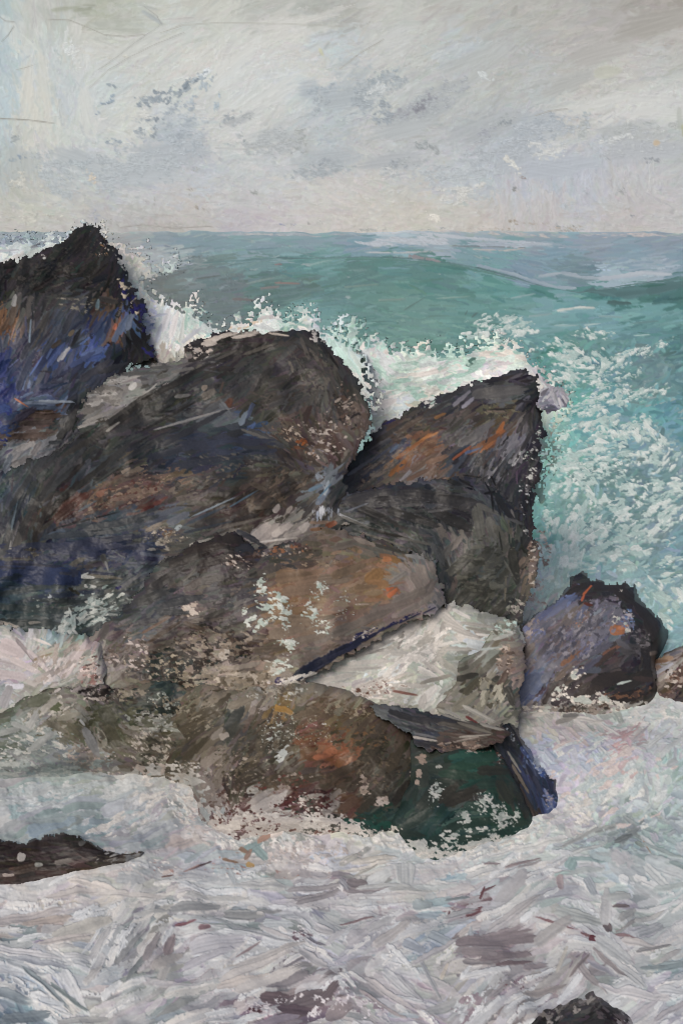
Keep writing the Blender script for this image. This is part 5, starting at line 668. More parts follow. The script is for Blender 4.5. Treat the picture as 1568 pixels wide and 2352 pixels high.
# ---- tan middle rock
def ex(cv):
    cv.dabs("475 1258 -10 110 24 332b28 430 1285 -25 90 22 35302d 540 1240 6 90 20 302a28 580 1262 14 60 14 33343c 500 1285 -15 90 20 38302e 620 1310 -15 60 14 5a524c 380 1330 -35 110 22 3c3a3b 350 1370 -25 90 22 3c3e40 420 1380 -10 110 20 3a3d42 400 1405 0 90 16 404449 450 1340 -30 60 18 5c534f 490 1330 -20 60 18 55504d 675 1325 -8 90 24 86694f 730 1335 -10 110 26 8a6c54 690 1355 -6 90 24 8c6f57 770 1330 -8 90 24 84705d 800 1310 -20 90 20 7f674f 860 1325 -40 50 34 9c6e3c 870 1342 0 60 20 9a6c40 840 1350 -10 60 14 8f7050 889 1285 0 22 14 b0693a 901 1362 -40 30 12 cc6434 895 1352 -20 20 8 c05c30 855 1378 0 40 9 9a6e4e 835 1388 0 40 5 a08a76 915 1325 -35 60 12 86807a 930 1305 30 40 10 8f827a 800 1250 -10 80 16 6f645a 840 1245 20 60 10 8a7c70 900 1262 20 90 7 48463f 860 1262 22 110 8 605d54 960 1280 12 60 9 7f8080 975 1275 10 40 7 8c8c8a 970 1320 70 50 22 857a72 990 1300 70 50 14 7c746e 985 1350 -60 50 20 776c66 960 1340 60 60 20 80746c 940 1370 -20 90 22 7b7068 900 1395 -20 110 20 7a6c64 850 1420 -24 110 20 786b62 950 1395 -28 90 12 82776f 980 1375 -35 50 10 857b73 800 1440 -24 90 20 75695f 760 1460 -24 90 18 786c62 700 1470 -14 110 20 7f6f60 660 1450 -10 90 24 84705c 700 1425 0 110 26 86705a 620 1490 -10 90 16 6c5e50 540 1560 -14 90 20 8f8270 600 1560 -10 90 18 857866 560 1530 -14 80 14 a09282 470 1520 10 90 20 8c7f70 520 1500 -40 40 22 b4aa9d 480 1555 0 60 14 8a7c68 500 1450 30 60 7 33282a 450 1440 20 60 10 55473c 380 1450 -24 90 10 4c3c30 360 1435 -26 80 6 6c5040 430 1490 30 60 14 3a2e28 400 1505 -20 60 14 342f2a 380 1520 0 60 16 2a3430 350 1540 -10 50 10 2c3a36 540 1495 60 36 20 27302d", h=1.5)
    cv.dabs("710 1538 -28 70 26 22253a 740 1520 -28 90 24 252a44 785 1494 -28 80 20 252944 820 1476 -28 60 16 272b48 850 1462 -30 50 9 252848 890 1440 -28 60 5 2a2c50 940 1420 -25 60 4 2a2c4c 985 1402 -25 40 3 303050 670 1562 -20 50 8 2a2848 690 1550 -24 40 20 1f2a3c", h=2.2)
    cv.speck(840, 1455, 40, 10, -28, 34, 6, '26264a 2a2c52 b4aca6'); cv.speck(640, 1565, 26, 8, -10, 18, 6, '2c2450 c4bcb8'); cv.speck(920, 1425, 60, 4, -25, 16, 4, '26264a')
    cv.speck(400, 1530, 90, 24, -8, 90, 13, '2a3230 332c26', asp=1.4); cv.speck(540, 1490, 40, 26, 40, 40, 12, '28302c 3a2e28', asp=1.3)
    F = 'b9c4bd a9b9b1 c6cdc7'
    cv.speck(600, 1345, 14, 26, 10, 18, 9, F, h=2); cv.speck(625, 1385, 46, 26, 20, 44, 11, F, h=2.2, load=1.1); cv.speck(600, 1425, 44, 20, -20, 34, 10, F, h=2, load=1.1); cv.speck(655, 1415, 16, 44, 0, 26, 9, F, h=2, load=1.0); cv.speck(655, 1475, 30, 12, -10, 20, 10, F, h=2); cv.speck(665, 1500, 14, 30, 10, 20, 9, F, h=2)
    cv.speck(715, 1400, 20, 40, 10, 26, 8, F, h=1.8, load=.9); cv.speck(735, 1350, 18, 22, 0, 20, 8, F, h=1.8, load=1.0); cv.speck(640, 1530, 30, 24, 10, 30, 9, F + ' b4b0a6', h=2); cv.speck(560, 1405, 10, 10, 0, 6, 8, F); cv.speck(745, 1440, 24, 26, 0, 14, 7, F, load=.9); cv.speck(790, 1390, 40, 40, 0, 20, 5, F, load=.9)
    cv.speck(440, 1400, 24, 12, -10, 16, 8, 'b4a497 c6b9ae'); cv.speck(640, 1265, 70, 16, -6, 50, 6, '3a302c a3968a 5c4c44 8a5c40'); cv.speck(540, 1290, 50, 20, 10, 30, 6, '6f5f58 b4a8a0 2a2422'); cv.speck(500, 1480, 110, 40, 0, 130, 8, '4a3c32 2c2622 8f8274 6f6254', asp=1.6); cv.speck(400, 1540, 110, 40, 10, 120, 8, '2a342f 3a302a a39886 7f7462 2c2a28', asp=1.5)
    cv.speck(560, 1560, 90, 24, 0, 60, 8, 'b4a898 8f826f 5f5444'); cv.speck(300, 1500, 70, 50, 0, 50, 9, '7f7068 5c4f48 b4a8a4 4a423c'); cv.speck(700, 1290, 90, 24, 0, 40, 7, '7f6a58 5a4c42 93806c', load=.9); cv.speck(560, 1360, 60, 40, -20, 30, 8, '5c5450 4a4647 6a615c', load=.9)
    cv.speck(720, 1560, 60, 16, -14, 26, 8, 'c4c0ba b0aca4', asp=2)
solid("tan_rock", "tan and ochre rock in the middle splashed with pale foam, navy crevice along its foot", "rock",
 "330 1338 372 1290 422 1262 470 1236 520 1220 556 1232 590 1258 640 1250 700 1232 752 1210 800 1216 850 1234 900 1250 960 1266 1000 1290 1010 1330 1026 1372 1024 1394 940 1432 850 1478 780 1520 700 1566 720 1620 640 1660 500 1660 380 1640 250 1620 180 1600 160 1520 230 1440 290 1390",
 [(520, 1230, 13.8), (800, 1215, 14.4), (1000, 1290, 14.45), (1015, 1395, 14.15), (690, 1540, 12.85), (350, 1600, 12.65), (200, 1500, 12.95), (350, 1350, 13.3), (700, 1380, 13.4)],
 """475 1260 332b28 425 1295 35302d 525 1235 302a28 550 1275 342c2a 575 1255 30323a 600 1315 564e4a 650 1285 44403d 525 1315 463f3c 475 1335 504b4a 400 1335 433f3e 350 1360 3e3f41 400 1385 3a3d42 450 1345 5c5350 500 1375 4d494b 550 1360 504d4d 450 1405 6c6059 500 1405 5a514e 550 1415 655f5a 350 1410 45464a 300 1405 3c3d40 325 1435 45494a 375 1435 5c534e 425 1445 504640 475 1470 6b5e54 500 1450 3a3230 525 1470 5a4e45 300 1485 665a55 270 1460 5e5552 350 1495 655a52 400 1500 383430 375 1520 26302e 325 1515 4a423e
 450 1515 8a7c70 480 1520 7c7062 540 1495 4a443c 510 1505 90857a 525 1535 9a8c7c 575 1510 6f6358 575 1475 4f4640 600 1460 6c5c4f 625 1315 6d5c4e 675 1325 86694f 725 1335 866b55 650 1360 8a6a4e 700 1355 8e7058 765 1345 85705f 675 1410 876b52 650 1460 86705c 700 1460 84705f 750 1460 7c6c60 750 1385 8e7560 750 1260 6e5f52 700 1275 55493f 760 1285 7f6c5c 625 1485 70604f 600 1495 6a5d50 700 1505 6d6258
 809 1250 70645a 824 1295 81674f 799 1310 856850 869 1335 8c6a48 834 1345 8a6e54 889 1285 8f684a 901 1350 8a6450 909 1325 80766d 959 1335 82756d 934 1305 7b736b 984 1315 857970 974 1355 7d726b 924 1375 7e6f66 884 1395 7b6a5e 834 1395 826a56 809 1425 7c6654 884 1425 786a60 934 1400 80706a 834 1445 716458 794 1450 73645a 1004 1360 6e6a68 934 1265 504e49 884 1260 54504a 859 1245 5b554e 964 1280 77787a 994 1285 50545a
 550 1570 857866 620 1560 857866 450 1600 8a7c68 300 1580 6a6254 650 1600 8a8478 220 1540 8a807a 350 1580 5c564a""",
 [(420, 1300, -30), (520, 1240, -5), (380, 1380, -20), (550, 1350, -20), (700, 1340, -8), (850, 1330, -18), (970, 1320, 60), (900, 1410, -22), (700, 1470, -12), (500, 1500, -10), (400, 1450, -20), (350, 1540, 10), (560, 1560, -12), (850, 1250, 18), (240, 1500, -50)],
 seed=171, lit=1.04, L=48, W=14, rag=8, rough=.22, thick=1.3, extra=ex, group=ROCKS)

# ---- foam shelf pouring between the rocks
def ex(cv):
    cv.dabs("884 1465 -34 110 16 9c9893 934 1448 -30 90 18 b4afa9 1009 1412 -40 70 22 aca7a1 990 1440 -60 90 16 b4afa9 1010 1450 -70 80 10 96928c 1040 1430 40 70 18 a8a49e 1060 1450 15 90 14 a5a19b 1100 1436 8 90 8 8f8c85 1120 1452 10 110 6 7a7870 1094 1482 5 50 24 a9b2b6 1030 1490 4 130 12 9b9993 960 1505 -20 110 16 c4bfb8 990 1530 40 90 14 b4aea6 985 1545 20 60 10 ccc7bf 920 1500 -4 130 14 a5a29b 860 1520 -8 130 12 a8a59f 820 1535 -6 110 14 9f9d97 894 1548 -14 60 22 c0c4c4 850 1570 -20 110 14 b4ada5 934 1575 0 110 14 a9a59d 984 1595 -45 60 22 c2beb8 970 1610 -70 40 18 b4b0aa 900 1560 -20 90 8 b9b0a6 880 1590 -10 130 12 a39c93 820 1590 0 130 12 aaa59c 760 1560 -14 110 14 a5a29c 740 1575 -8 110 10 b0aca6 1030 1530 30 80 16 89897f 1000 1500 50 70 12 9c9a92 1000 1465 -80 70 14 b4b0aa 920 1470 -80 50 10 8a8680 950 1455 -75 50 12 bcb8b2 870 1445 -30 60 8 c0bbb6 1060 1410 20 50 8 b9b5b0 900 1535 -50 60 12 c4c1bb 1020 1480 -10 110 8 b4b2ac 840 1500 -14 100 8 74716d 860 1490 -30 110 8 8f8c88 1120 1460 4 60 5 c4c0ba 1080 1465 10 70 5 bcb8b2 930 1592 10 60 6 7c4f44 850 1602 0 90 6 c6beb4 1000 1560 -10 80 10 807c72", h=2.0)
    cv.speck(870, 1580, 90, 26, -8, 40, 7, 'd0cbc4 bcb6ae 8a7c72'); cv.speck(950, 1500, 100, 50, -30, 60, 9, 'c9c5bf b4b0aa 9a9790', asp=2.6); cv.speck(810, 1590, 60, 12, 5, 26, 6, 'c4bcb4 5c4034 a89c90'); cv.speck(1160, 1440, 30, 20, 20, 20, 7, '6c6a60 a9c0b8 8a8a80'); cv.speck(880, 1580, 60, 20, 0, 14, 5, '54303a 6a4038')
solid("foam_shelf", "cream and grey foam pouring down the shelf between the tan rock and the boulders", "foam",
 "640 1545 700 1530 780 1480 850 1440 930 1405 1000 1380 1040 1384 1100 1398 1140 1412 1190 1428 1206 1470 1190 1520 1150 1570 1124 1640 1080 1680 1000 1700 900 1690 800 1670 700 1650 630 1620",
 [(700, 1560, 12.95), (1010, 1400, 14.25), (1190, 1440, 14.3), (1100, 1640, 13.3), (900, 1540, 13.3), (800, 1660, 12.75)],
 """884 1460 9c9893 934 1445 b3aea8 1009 1410 a8a39d 984 1460 aaa6a0 1034 1435 a09c96 1059 1450 a5a19b 1109 1435 8f8c85 1149 1435 7c7a70 1094 1480 a8b0b4 1034 1485 9b9993 969 1500 c2bdb6 984 1535 b5b0a8 934 1515 aaa69e 884 1515 a9a49c 834 1535 a8a5a0 809 1525 9a9892 894 1550 bfc4c4 859 1575 b0aaa2 934 1580 a5a198 984 1600 b8b4ae 909 1600 a29a92 1024 1515 8b8982 1009 1535 8a8a80 1064 1510 77776c 740 1570 a5a09a 700 1600 a09a92 800 1600 a8a096 900 1640 8a8074 1000 1640 9a948a 1100 1600 8c867a 1150 1480 85837a 1180 1450 908c86""",
 [(900, 1450, -32), (1000, 1430, -60), (1080, 1440, 10), (980, 1520, 30), (900, 1520, -10), (850, 1580, -10), (1000, 1600, -50), (1150, 1440, 8)],
 seed=181, L=46, W=15, rag=7, rough=.16, thick=1.2, rnd=.2, mat=MAT_FOAM, lit=0.82, kind='stuff', h=1.7, facet=False, aj=18, extra=ex)

# ---- olive stone in the foam shelf
def ex(cv):
    cv.dabs("1109 1502 -42 90 14 80807a 1100 1510 -45 80 8 a9aea9 1084 1530 -42 90 12 6c6a5e 1130 1520 -42 90 14 5c5a4e 1134 1545 -45 60 9 a5adb0 1120 1560 -50 60 16 8c8878 1084 1575 -50 60 16 55513f 1070 1610 -40 80 20 87826f 1110 1610 -60 60 18 8c8874 1140 1575 30 70 8 6a6454 1150 1590 32 70 10 3a3832 1154 1560 -60 60 16 5f4a40 1160 1520 -50 50 16 8a786e 1070 1555 -20 60 14 3e3c34 1050 1540 -20 60 12 504e44 1120 1490 -8 60 6 a7b4b2 1100 1640 20 90 10 b4b0a4 1040 1645 18 90 8 a5a294 1085 1655 30 40 7 7c3c38 1180 1480 0 40 14 8f8a7c 1160 1460 -10 60 8 b0b4ac 1170 1600 70 50 16 45443e", h=1.7)
    cv.speck(1160, 1510, 22, 40, 0, 50, 8, 'a3907f 7a685c c0b0a4 5a4c44'); cv.speck(1120, 1590, 40, 40, -40, 40, 8, '8f8a78 5a5648 a9a594', asp=2.4); cv.speck(1150, 1450, 40, 10, 6, 20, 6, 'a9c4bc c4c4bc 6a685c')
solid("olive_stone", "olive brown stone rising through foam just left of the blue grey boulder", "stone",
 "1030 1520 1060 1494 1100 1476 1130 1446 1180 1436 1206 1470 1204 1540 1196 1620 1190 1680 1130 1700 1060 1690 1010 1670 1000 1610 1030 1570", [(1040, 1510, 13.75), (1180, 1450, 14.1), (1130, 1660, 13.0), (1020, 1660, 12.9), (1190, 1640, 13.3)],
 """1060 1510 6b6b60 1109 1500 77776c 1084 1535 6a685c 1034 1585 807a6e 1059 1595 8c867a 1084 1575 4e4a42 1124 1535 85867f 1134 1565 4a463c 1154 1585 3f4040 1109 1610 8c877c 1074 1615 79756a 1149 1500 7c7266 1164 1530 82746a 1174 1485 7d706a 1170 1450 8a8c80 1060 1650 9a968a 1150 1640 8a867a 1180 1620 55544c""",
 [(1080, 1520, -42), (1150, 1560, -40), (1100, 1620, -50), (1060, 1660, 15), (1160, 1450, -5)], seed=191, lit=1.04, L=40, W=13, rag=7, rough=.14, thick=1.0, rnd=.2, extra=ex, group=ROCKS)

# ---- blue grey boulder, right
def ex(cv):
    cv.dabs("1199 1590 -45 60 30 5c6a90 1215 1565 -30 60 30 5a688e 1234 1570 -60 60 26 5f6e94 1180 1600 -50 30 16 4a5a88 1262 1540 -55 70 18 6c7288 1284 1515 -40 90 16 6a6a78 1309 1490 -35 90 20 6f6f80 1334 1500 -35 90 18 5c6076 1359 1480 -35 90 20 66688a 1384 1450 -40 90 26 6e6e80 1409 1420 -60 60 24 6c6c7c 1350 1440 -40 80 26 706e7a 1334 1410 -60 60 18 5f688a 1300 1380 -20 60 12 5a6a98 1284 1395 -40 60 14 636c90 1250 1410 -40 60 12 5f6a98 1309 1415 -50 60 18 6f6560 1290 1440 -40 70 18 6c6468 1240 1450 -45 80 16 66687a 1210 1470 -45 60 14 6f6468 1259 1485 -45 80 18 5a5660 1250 1510 -50 70 16 65687e 1210 1500 -50 60 16 6e625e 1200 1530 -50 60 16 6a6474 1419 1447 -4 40 22 b0663c 1430 1440 -20 26 9 c07048 1409 1490 -35 60 9 7c5040 1329 1435 0 26 10 b4643c 1340 1440 0 12 9 3c4048 1348 1355 -45 34 5 d05c2c 1338 1372 -70 20 5 c05430 1350 1388 20 24 7 6a3428 1310 1510 -35 60 12 85583f 1390 1510 -40 70 12 4a3c3a 1294 1545 -50 60 14 6f6058 1380 1490 -35 70 14 58586a 1350 1530 -35 80 14 54546a 1330 1350 -30 70 14 333031 1400 1345 0 80 24 332f31 1440 1370 40 70 26 322e30 1480 1410 50 80 26 302c2f 1500 1450 70 80 30 322e30 1490 1510 80 80 30 302c2e 1460 1560 -30 90 30 34302f 1400 1560 -20 90 30 352f2e 1440 1600 -10 90 26 332c2b 1350 1590 -20 80 20 3a3230 1280 1580 -50 60 16 463c3c 1256 1600 -60 40 12 3f3634 1449 1490 0 50 24 4c494d 1430 1480 30 40 14 5f5d66 1500 1500 -10 20 10 8a786c 1480 1560 10 60 12 3f3433 1434 1567 -18 40 6 b4c4bc", h=1.6)
    cv.speck(1330, 1460, 110, 60, -38, 150, 8, '77768a 5a5a66 6a5f60 85828c 4c4c58', asp=2.0); cv.speck(1220, 1450, 40, 30, -40, 50, 7, '6f7698 8a7d7a 5f6488 9a8f8c'); cv.speck(1470, 1480, 24, 40, 0, 50, 6, '565258 3c393b 6a666a'); cv.speck(1450, 1590, 60, 16, 0, 20, 7, '6a4c3a 4a3a34')
    white(cv, [(1324, 1552, 20, 20, 0, 40, 10), (1290, 1590, 30, 16, -30, 24, 9), (1235, 1630, 50, 12, 0, 50, 9), (1330, 1610, 44, 22, 0, 60, 10), (1390, 1610, 40, 18, 20, 30, 10), (1430, 1630, 50, 8, 0, 40, 8), (1412, 1420, 10, 14, 0, 8, 7), (1425, 1355, 6, 5, 0, 3, 6), (1495, 1620, 24, 10, 0, 20, 8), (1440, 1440, 8, 20, 0, 12, 7)], 'c9c4bc b9b2aa d3cec6 aab2ac')
    cv.speck(1350, 1630, 90, 14, 0, 50, 8, '5c4c44 8a8078 3c3634'); cv.speck(1440, 1420, 18, 26, 0, 14, 6, '5f7aa8 a9a4ac')
solid("grey_boulder", "blue grey boulder on the right with a black crest and an orange patch", "boulder",
 "1172 1640 1172 1590 1186 1550 1196 1500 1178 1462 1196 1436 1232 1406 1270 1384 1302 1352 1312 1322 1332 1310 1366 1332 1398 1338 1440 1336 1460 1344 1464 1380 1490 1398 1522 1428 1532 1460 1516 1500 1500 1530 1510 1572 1504 1612 1480 1646 1420 1662 1350 1664 1250 1664 1190 1668",
 [(1335, 1312, 15.7), (1450, 1340, 15.7), (1525, 1450, 15.3), (1190, 1470, 14.5), (1180, 1640, 0), (1500, 1635, 0), (1350, 1480, 14.5)],
 """1334 1335 332f31 1319 1355 3a3536 1384 1345 353133 1434 1360 342f32 1459 1395 2f2c30 1494 1435 322f32 1474 1475 3a3839 1449 1495 4a484c 1509 1460 2f2c2e 1484 1500 322e2e 1459 1545 353133 1384 1540 3c3635 1409 1515 45393a 1434 1575 332e2f 1484 1575 352f2f 1459 1610 45382f 1409 1435 686878 1384 1415 6d6b76 1334 1435 75625a 1309 1415 6a6570 1294 1375 5c6a90 1259 1395 6c7190 1284 1410 6f6b76 1234 1435 6e6a72 1284 1445 6c6064 1209 1460 6c6468
 1259 1485 5e5a60 1309 1465 6a6a7c 1334 1485 656570 1384 1475 66666c 1359 1510 5c5c68 1309 1510 6a5a54 1234 1500 5f6070 1209 1520 6b605f 1184 1500 8a7870 1244 1525 5c6480 1209 1550 59678f 1234 1565 5e6c92 1199 1585 5a6688 1259 1545 6a7088 1284 1535 65605f 1284 1565 40393a 1259 1585 453c3c 1184 1560 5a544c 1350 1590 3c3432 1250 1640 8a8480 1350 1640 7c7670 1420 1640 a09a94""",
 [(1230, 1440, -40), (1300, 1450, -38), (1380, 1440, -40), (1210, 1570, -50), (1380, 1340, 0), (1470, 1400, 50), (1500, 1480, 85), (1420, 1570, -20), (1300, 1600, -30)],
 seed=201, foot=True, lit=1, L=40, W=13, rag=8, rough=.22, thick=1.3, edge=('2d2a2c', 4, .25), extra=ex, group=ROCKS)

# ---- small rusty rock at right margin
solid("rusty_rock", "small rust and cream rock at the right margin beyond the blue grey boulder", "rock",
 "1484 1536 1506 1508 1536 1498 1580 1480 1640 1470 1720 1500 1740 1660 1640 1676 1568 1660 1520 1640 1496 1600", [(1490, 1540, 15.2), (1640, 1480, 15.2), (1568, 1650, 0), (1740, 1650, 0)],
 "1509 1510 9a7a66 1544 1520 8f857f 1524 1540 a3a5b0 1559 1510 5c4a40 1554 1565 55443a 1524 1565 8e8078 1534 1590 584a42 1564 1610 3f3a36 1620 1540 6a5c52 1650 1600 4a423c 1540 1640 8a8078",
 [(1520, 1520, -25), (1550, 1570, -60), (1600, 1600, -10)], seed=211, foot=True, lit=0.8, L=34, W=11, rag=8, rough=.14, thick=1.2, rnd=.25, group=ROCKS,
 extra=lambda cv: (cv.dabs("1520 1512 -14 60 8 a9896c 1510 1520 -10 50 8 8f6a50 1525 1535 -24 50 9 a5a9b8 1535 1550 -60 30 12 b9b4b0 1520 1555 -50 30 9 b0a89c 1550 1500 -20 30 8 6a6a78", h=1.8), cv.speck(1545, 1570, 24, 40, 0, 40, 8, '6f5548 3c302a b4aaa0 8a7c72'), cv.speck(1560, 1625, 26, 14, 0, 20, 8, '3a3430 c6c2bc')))

# ---- pinkish foam heap, left
solid("foam_heap", "pale pinkish foam heaped against the rocks at the left margin", "foam",
 "-200 1450 -60 1436 0 1434 60 1446 120 1440 150 1452 190 1452 236 1474 250 1530 232 1590 200 1660 120 1700 0 1740 -200 1740",
 [(-100, 1440, 13.05), (100, 1446, 13.0), (240, 1500, 12.85), (0, 1700, 12.5), (200, 1640, 12.45), (100, 1560, 12.6)],
 """20 1460 a8a4a2 75 1470 aaa3a4 30 1495 b5a8ab 65 1510 aca2a3 100 1485 a5a29e 165 1525 b3a7a7 130 1535 a89f9d 30 1545 a69ea2 75 1555 aca3a5 150 1495 96938c 140 1455 8a9a9c 215 1495 95898a 215 1565 958a88 15 1595 8f8e93 100 1515 9b948a 60 1600 9a9690 150 1600 8f8a82 -100 1550 a8a0a2 200 1530 9a8f8c 190 1480 8a847c""",
 [(40, 1500, 30), (40, 1560, 10), (80, 1480, -70), (160, 1520, -55), (120, 1590, -30), (210, 1520, -60)],
 seed=221, L=46, W=15, rag=9, rough=.2, thick=1.2, rnd=.25, mat=MAT_FOAM, lit=.96, kind='stuff', h=1.8, facet=False, aj=22, cj=.035,
 extra=lambda cv: (cv.dabs("30 1490 20 70 34 b9acb0 65 1500 55 90 10 93898c 90 1520 40 80 12 b4a8aa 165 1520 -58 90 26 b9acac 185 1495 -58 70 12 b4a6a8 130 1540 -30 110 14 a59c98 110 1495 -20 60 8 a9a296 100 1508 -24 50 6 8c7a60 140 1470 -70 40 12 a0b4b4 100 1475 20 50 7 c4bcb8 20 1550 8 90 22 aca2a8 60 1530 30 80 14 b4aaac 15 1600 -70 60 22 93939a 40 1620 -60 50 14 9f9fa2 200 1540 -50 60 14 a0908c", h=2), cv.speck(205, 1540, 30, 50, 0, 60, 7, 'c4b4b0 4a3c3a 8a6a66 a3948e'), cv.speck(130, 1520, 60, 40, -50, 30, 8, 'c0b8b6 9a908a', asp=2.6)))

# ---- olive and foam mottled rock, lower left
def ex(cv):
    W = 'b4bab8 a0aaa8 c4c4c0 8f9a98'
    cv.speck(370, 1625, 60, 18, -8, 60, 12, '26312e 2a2a24', asp=1.3); cv.speck(230, 1590, 40, 10, -5, 20, 9, '241e1c', asp=1.3)
    cv.speck(90, 1690, 90, 36, 20, 110, 9, W, h=1.8, load=1.05, asp=2); cv.speck(40, 1730, 60, 40, 0, 90, 9, W + ' 5a645a', h=1.8, asp=2); cv.speck(120, 1640, 60, 34, -20, 60, 9, 'b0aca4 9a968a 7a7868 c0bcb4', h=1.6, asp=2); cv.speck(210, 1740, 70, 30, 10, 80, 8, 'a9a9a4 b4a49c 93a0a0 8a8278'); cv.speck(350, 1720, 60, 50, 30, 110, 7, 'a39c90 5c5648 b0a89e 3c3a30', asp=1.5)
    cv.speck(350, 1660, 50, 22, 0, 60, 8, 'a9aca6 b9b9b2 5f6052', asp=1.4); cv.speck(390, 1620, 40, 22, 20, 44, 8, 'a9b0a8 2c3834 8f8470', asp=1.4); cv.speck(230, 1600, 50, 14, 6, 44, 8, '26201e 2f2826 c4bab4 8a807a', asp=1.4); cv.speck(130, 1625, 16, 12, 0, 8, 10, '5a6248'); cv.speck(300, 1600, 70, 20, 0, 60, 8, '2c3632 3a332c 8f8676', asp=1.5)
    cv.speck(330, 1770, 120, 16, -4, 50, 9, 'c0bfbd a9a8a4 b4a8a0'); cv.speck(270, 1640, 90, 30, 0, 36, 8, '4a4c38 5c5e4a', asp=2); cv.speck(120, 1796, 190, 20, 0, 190, 13, '93a0a2 a3abac b4bab9 8f9ea0', asp=2.4, dang=-8); cv.speck(350, 1796, 130, 18, 0, 130, 13, '9aa5a6 a9acab b4b6b4', asp=2.2, dang=-8); cv.speck(60, 1770, 140, 24, 0, 90, 10, '8f9c9c a9b0ae', asp=2); cv.speck(120, 1590, 60, 12, -15, 30, 6, '3a3430 c0b8b4 6c6a5c')
    cv.dabs("90 1608 -20 60 26 606652 115 1620 -30 50 14 a9a59d 75 1655 -60 60 16 adb0ae 50 1670 20 50 12 a5acac 100 1700 -35 90 18 a3aaaa 20 1680 -15 60 14 98a09f 210 1705 60 80 22 8a8c8e 190 1660 50 20 6 c4c8c8 175 1680 40 60 14 6e6a54 250 1650 60 60 30 4c4e3c 260 1690 60 60 22 52503c 160 1645 -10 60 14 8f8c7c 130 1670 30 60 14 6f6a58", h=1.5)
solid("mottled_rock", "olive rock at the lower left mottled all over with pale foam", "rock",
 "-200 1690 -60 1650 0 1636 50 1600 100 1580 180 1574 240 1570 280 1580 330 1560 400 1560 460 1600 500 1660 500 1760 470 1800 400 1806 300 1800 200 1786 120 1800 50 1812 -60 1816 -200 1820",
 [(-150, 1660, 12.65), (100, 1590, 12.4), (400, 1570, 12.45), (480, 1700, 12.1), (0, 1800, 0), (300, 1795, 0), (450, 1795, 0)],
 """90 1605 5e6252 115 1615 85837a 30 1645 5f6655 65 1650 8f918c 125 1670 6c6757 175 1630 7f7a6e 175 1685 6a6452 100 1700 90989a 30 1675 858c8b 50 1705 7f8785 15 1715 606a5c 25 1740 7a807c 60 1755 8f9292 100 1745 87908e 135 1720 80868a 250 1670 4b4b3a 240 1630 4e5040 275 1705 57523f 225 1705 8a8478 310 1705 6c6356 300 1745 6e665c 350 1705 5c5546 190 1745 8a8480 150 1775 7c8786 350 1755 5a5448 325 1655 85827a 375 1655 8f8f86 390 1595 3a4440 350 1605 3c453f 310 1610 44443c 225 1595 5e5450 210 1605 9a908c 300 1575 6f6254 370 1630 6a685c 425 1620 6a5e4a 425 1700 544c3c 250 1770 87857f 400 1770 6f685c 470 1720 4a4438""",
 [(80, 1650, -40), (150, 1680, 30), (250, 1680, 60), (350, 1680, 0), (400, 1620, -20), (60, 1740, 0), (250, 1750, 10), (420, 1740, -40)],
 seed=231, foot=True, lit=1.3, L=36, W=12, rag=9, rough=.2, thick=1.2, extra=ex, group=ROCKS)

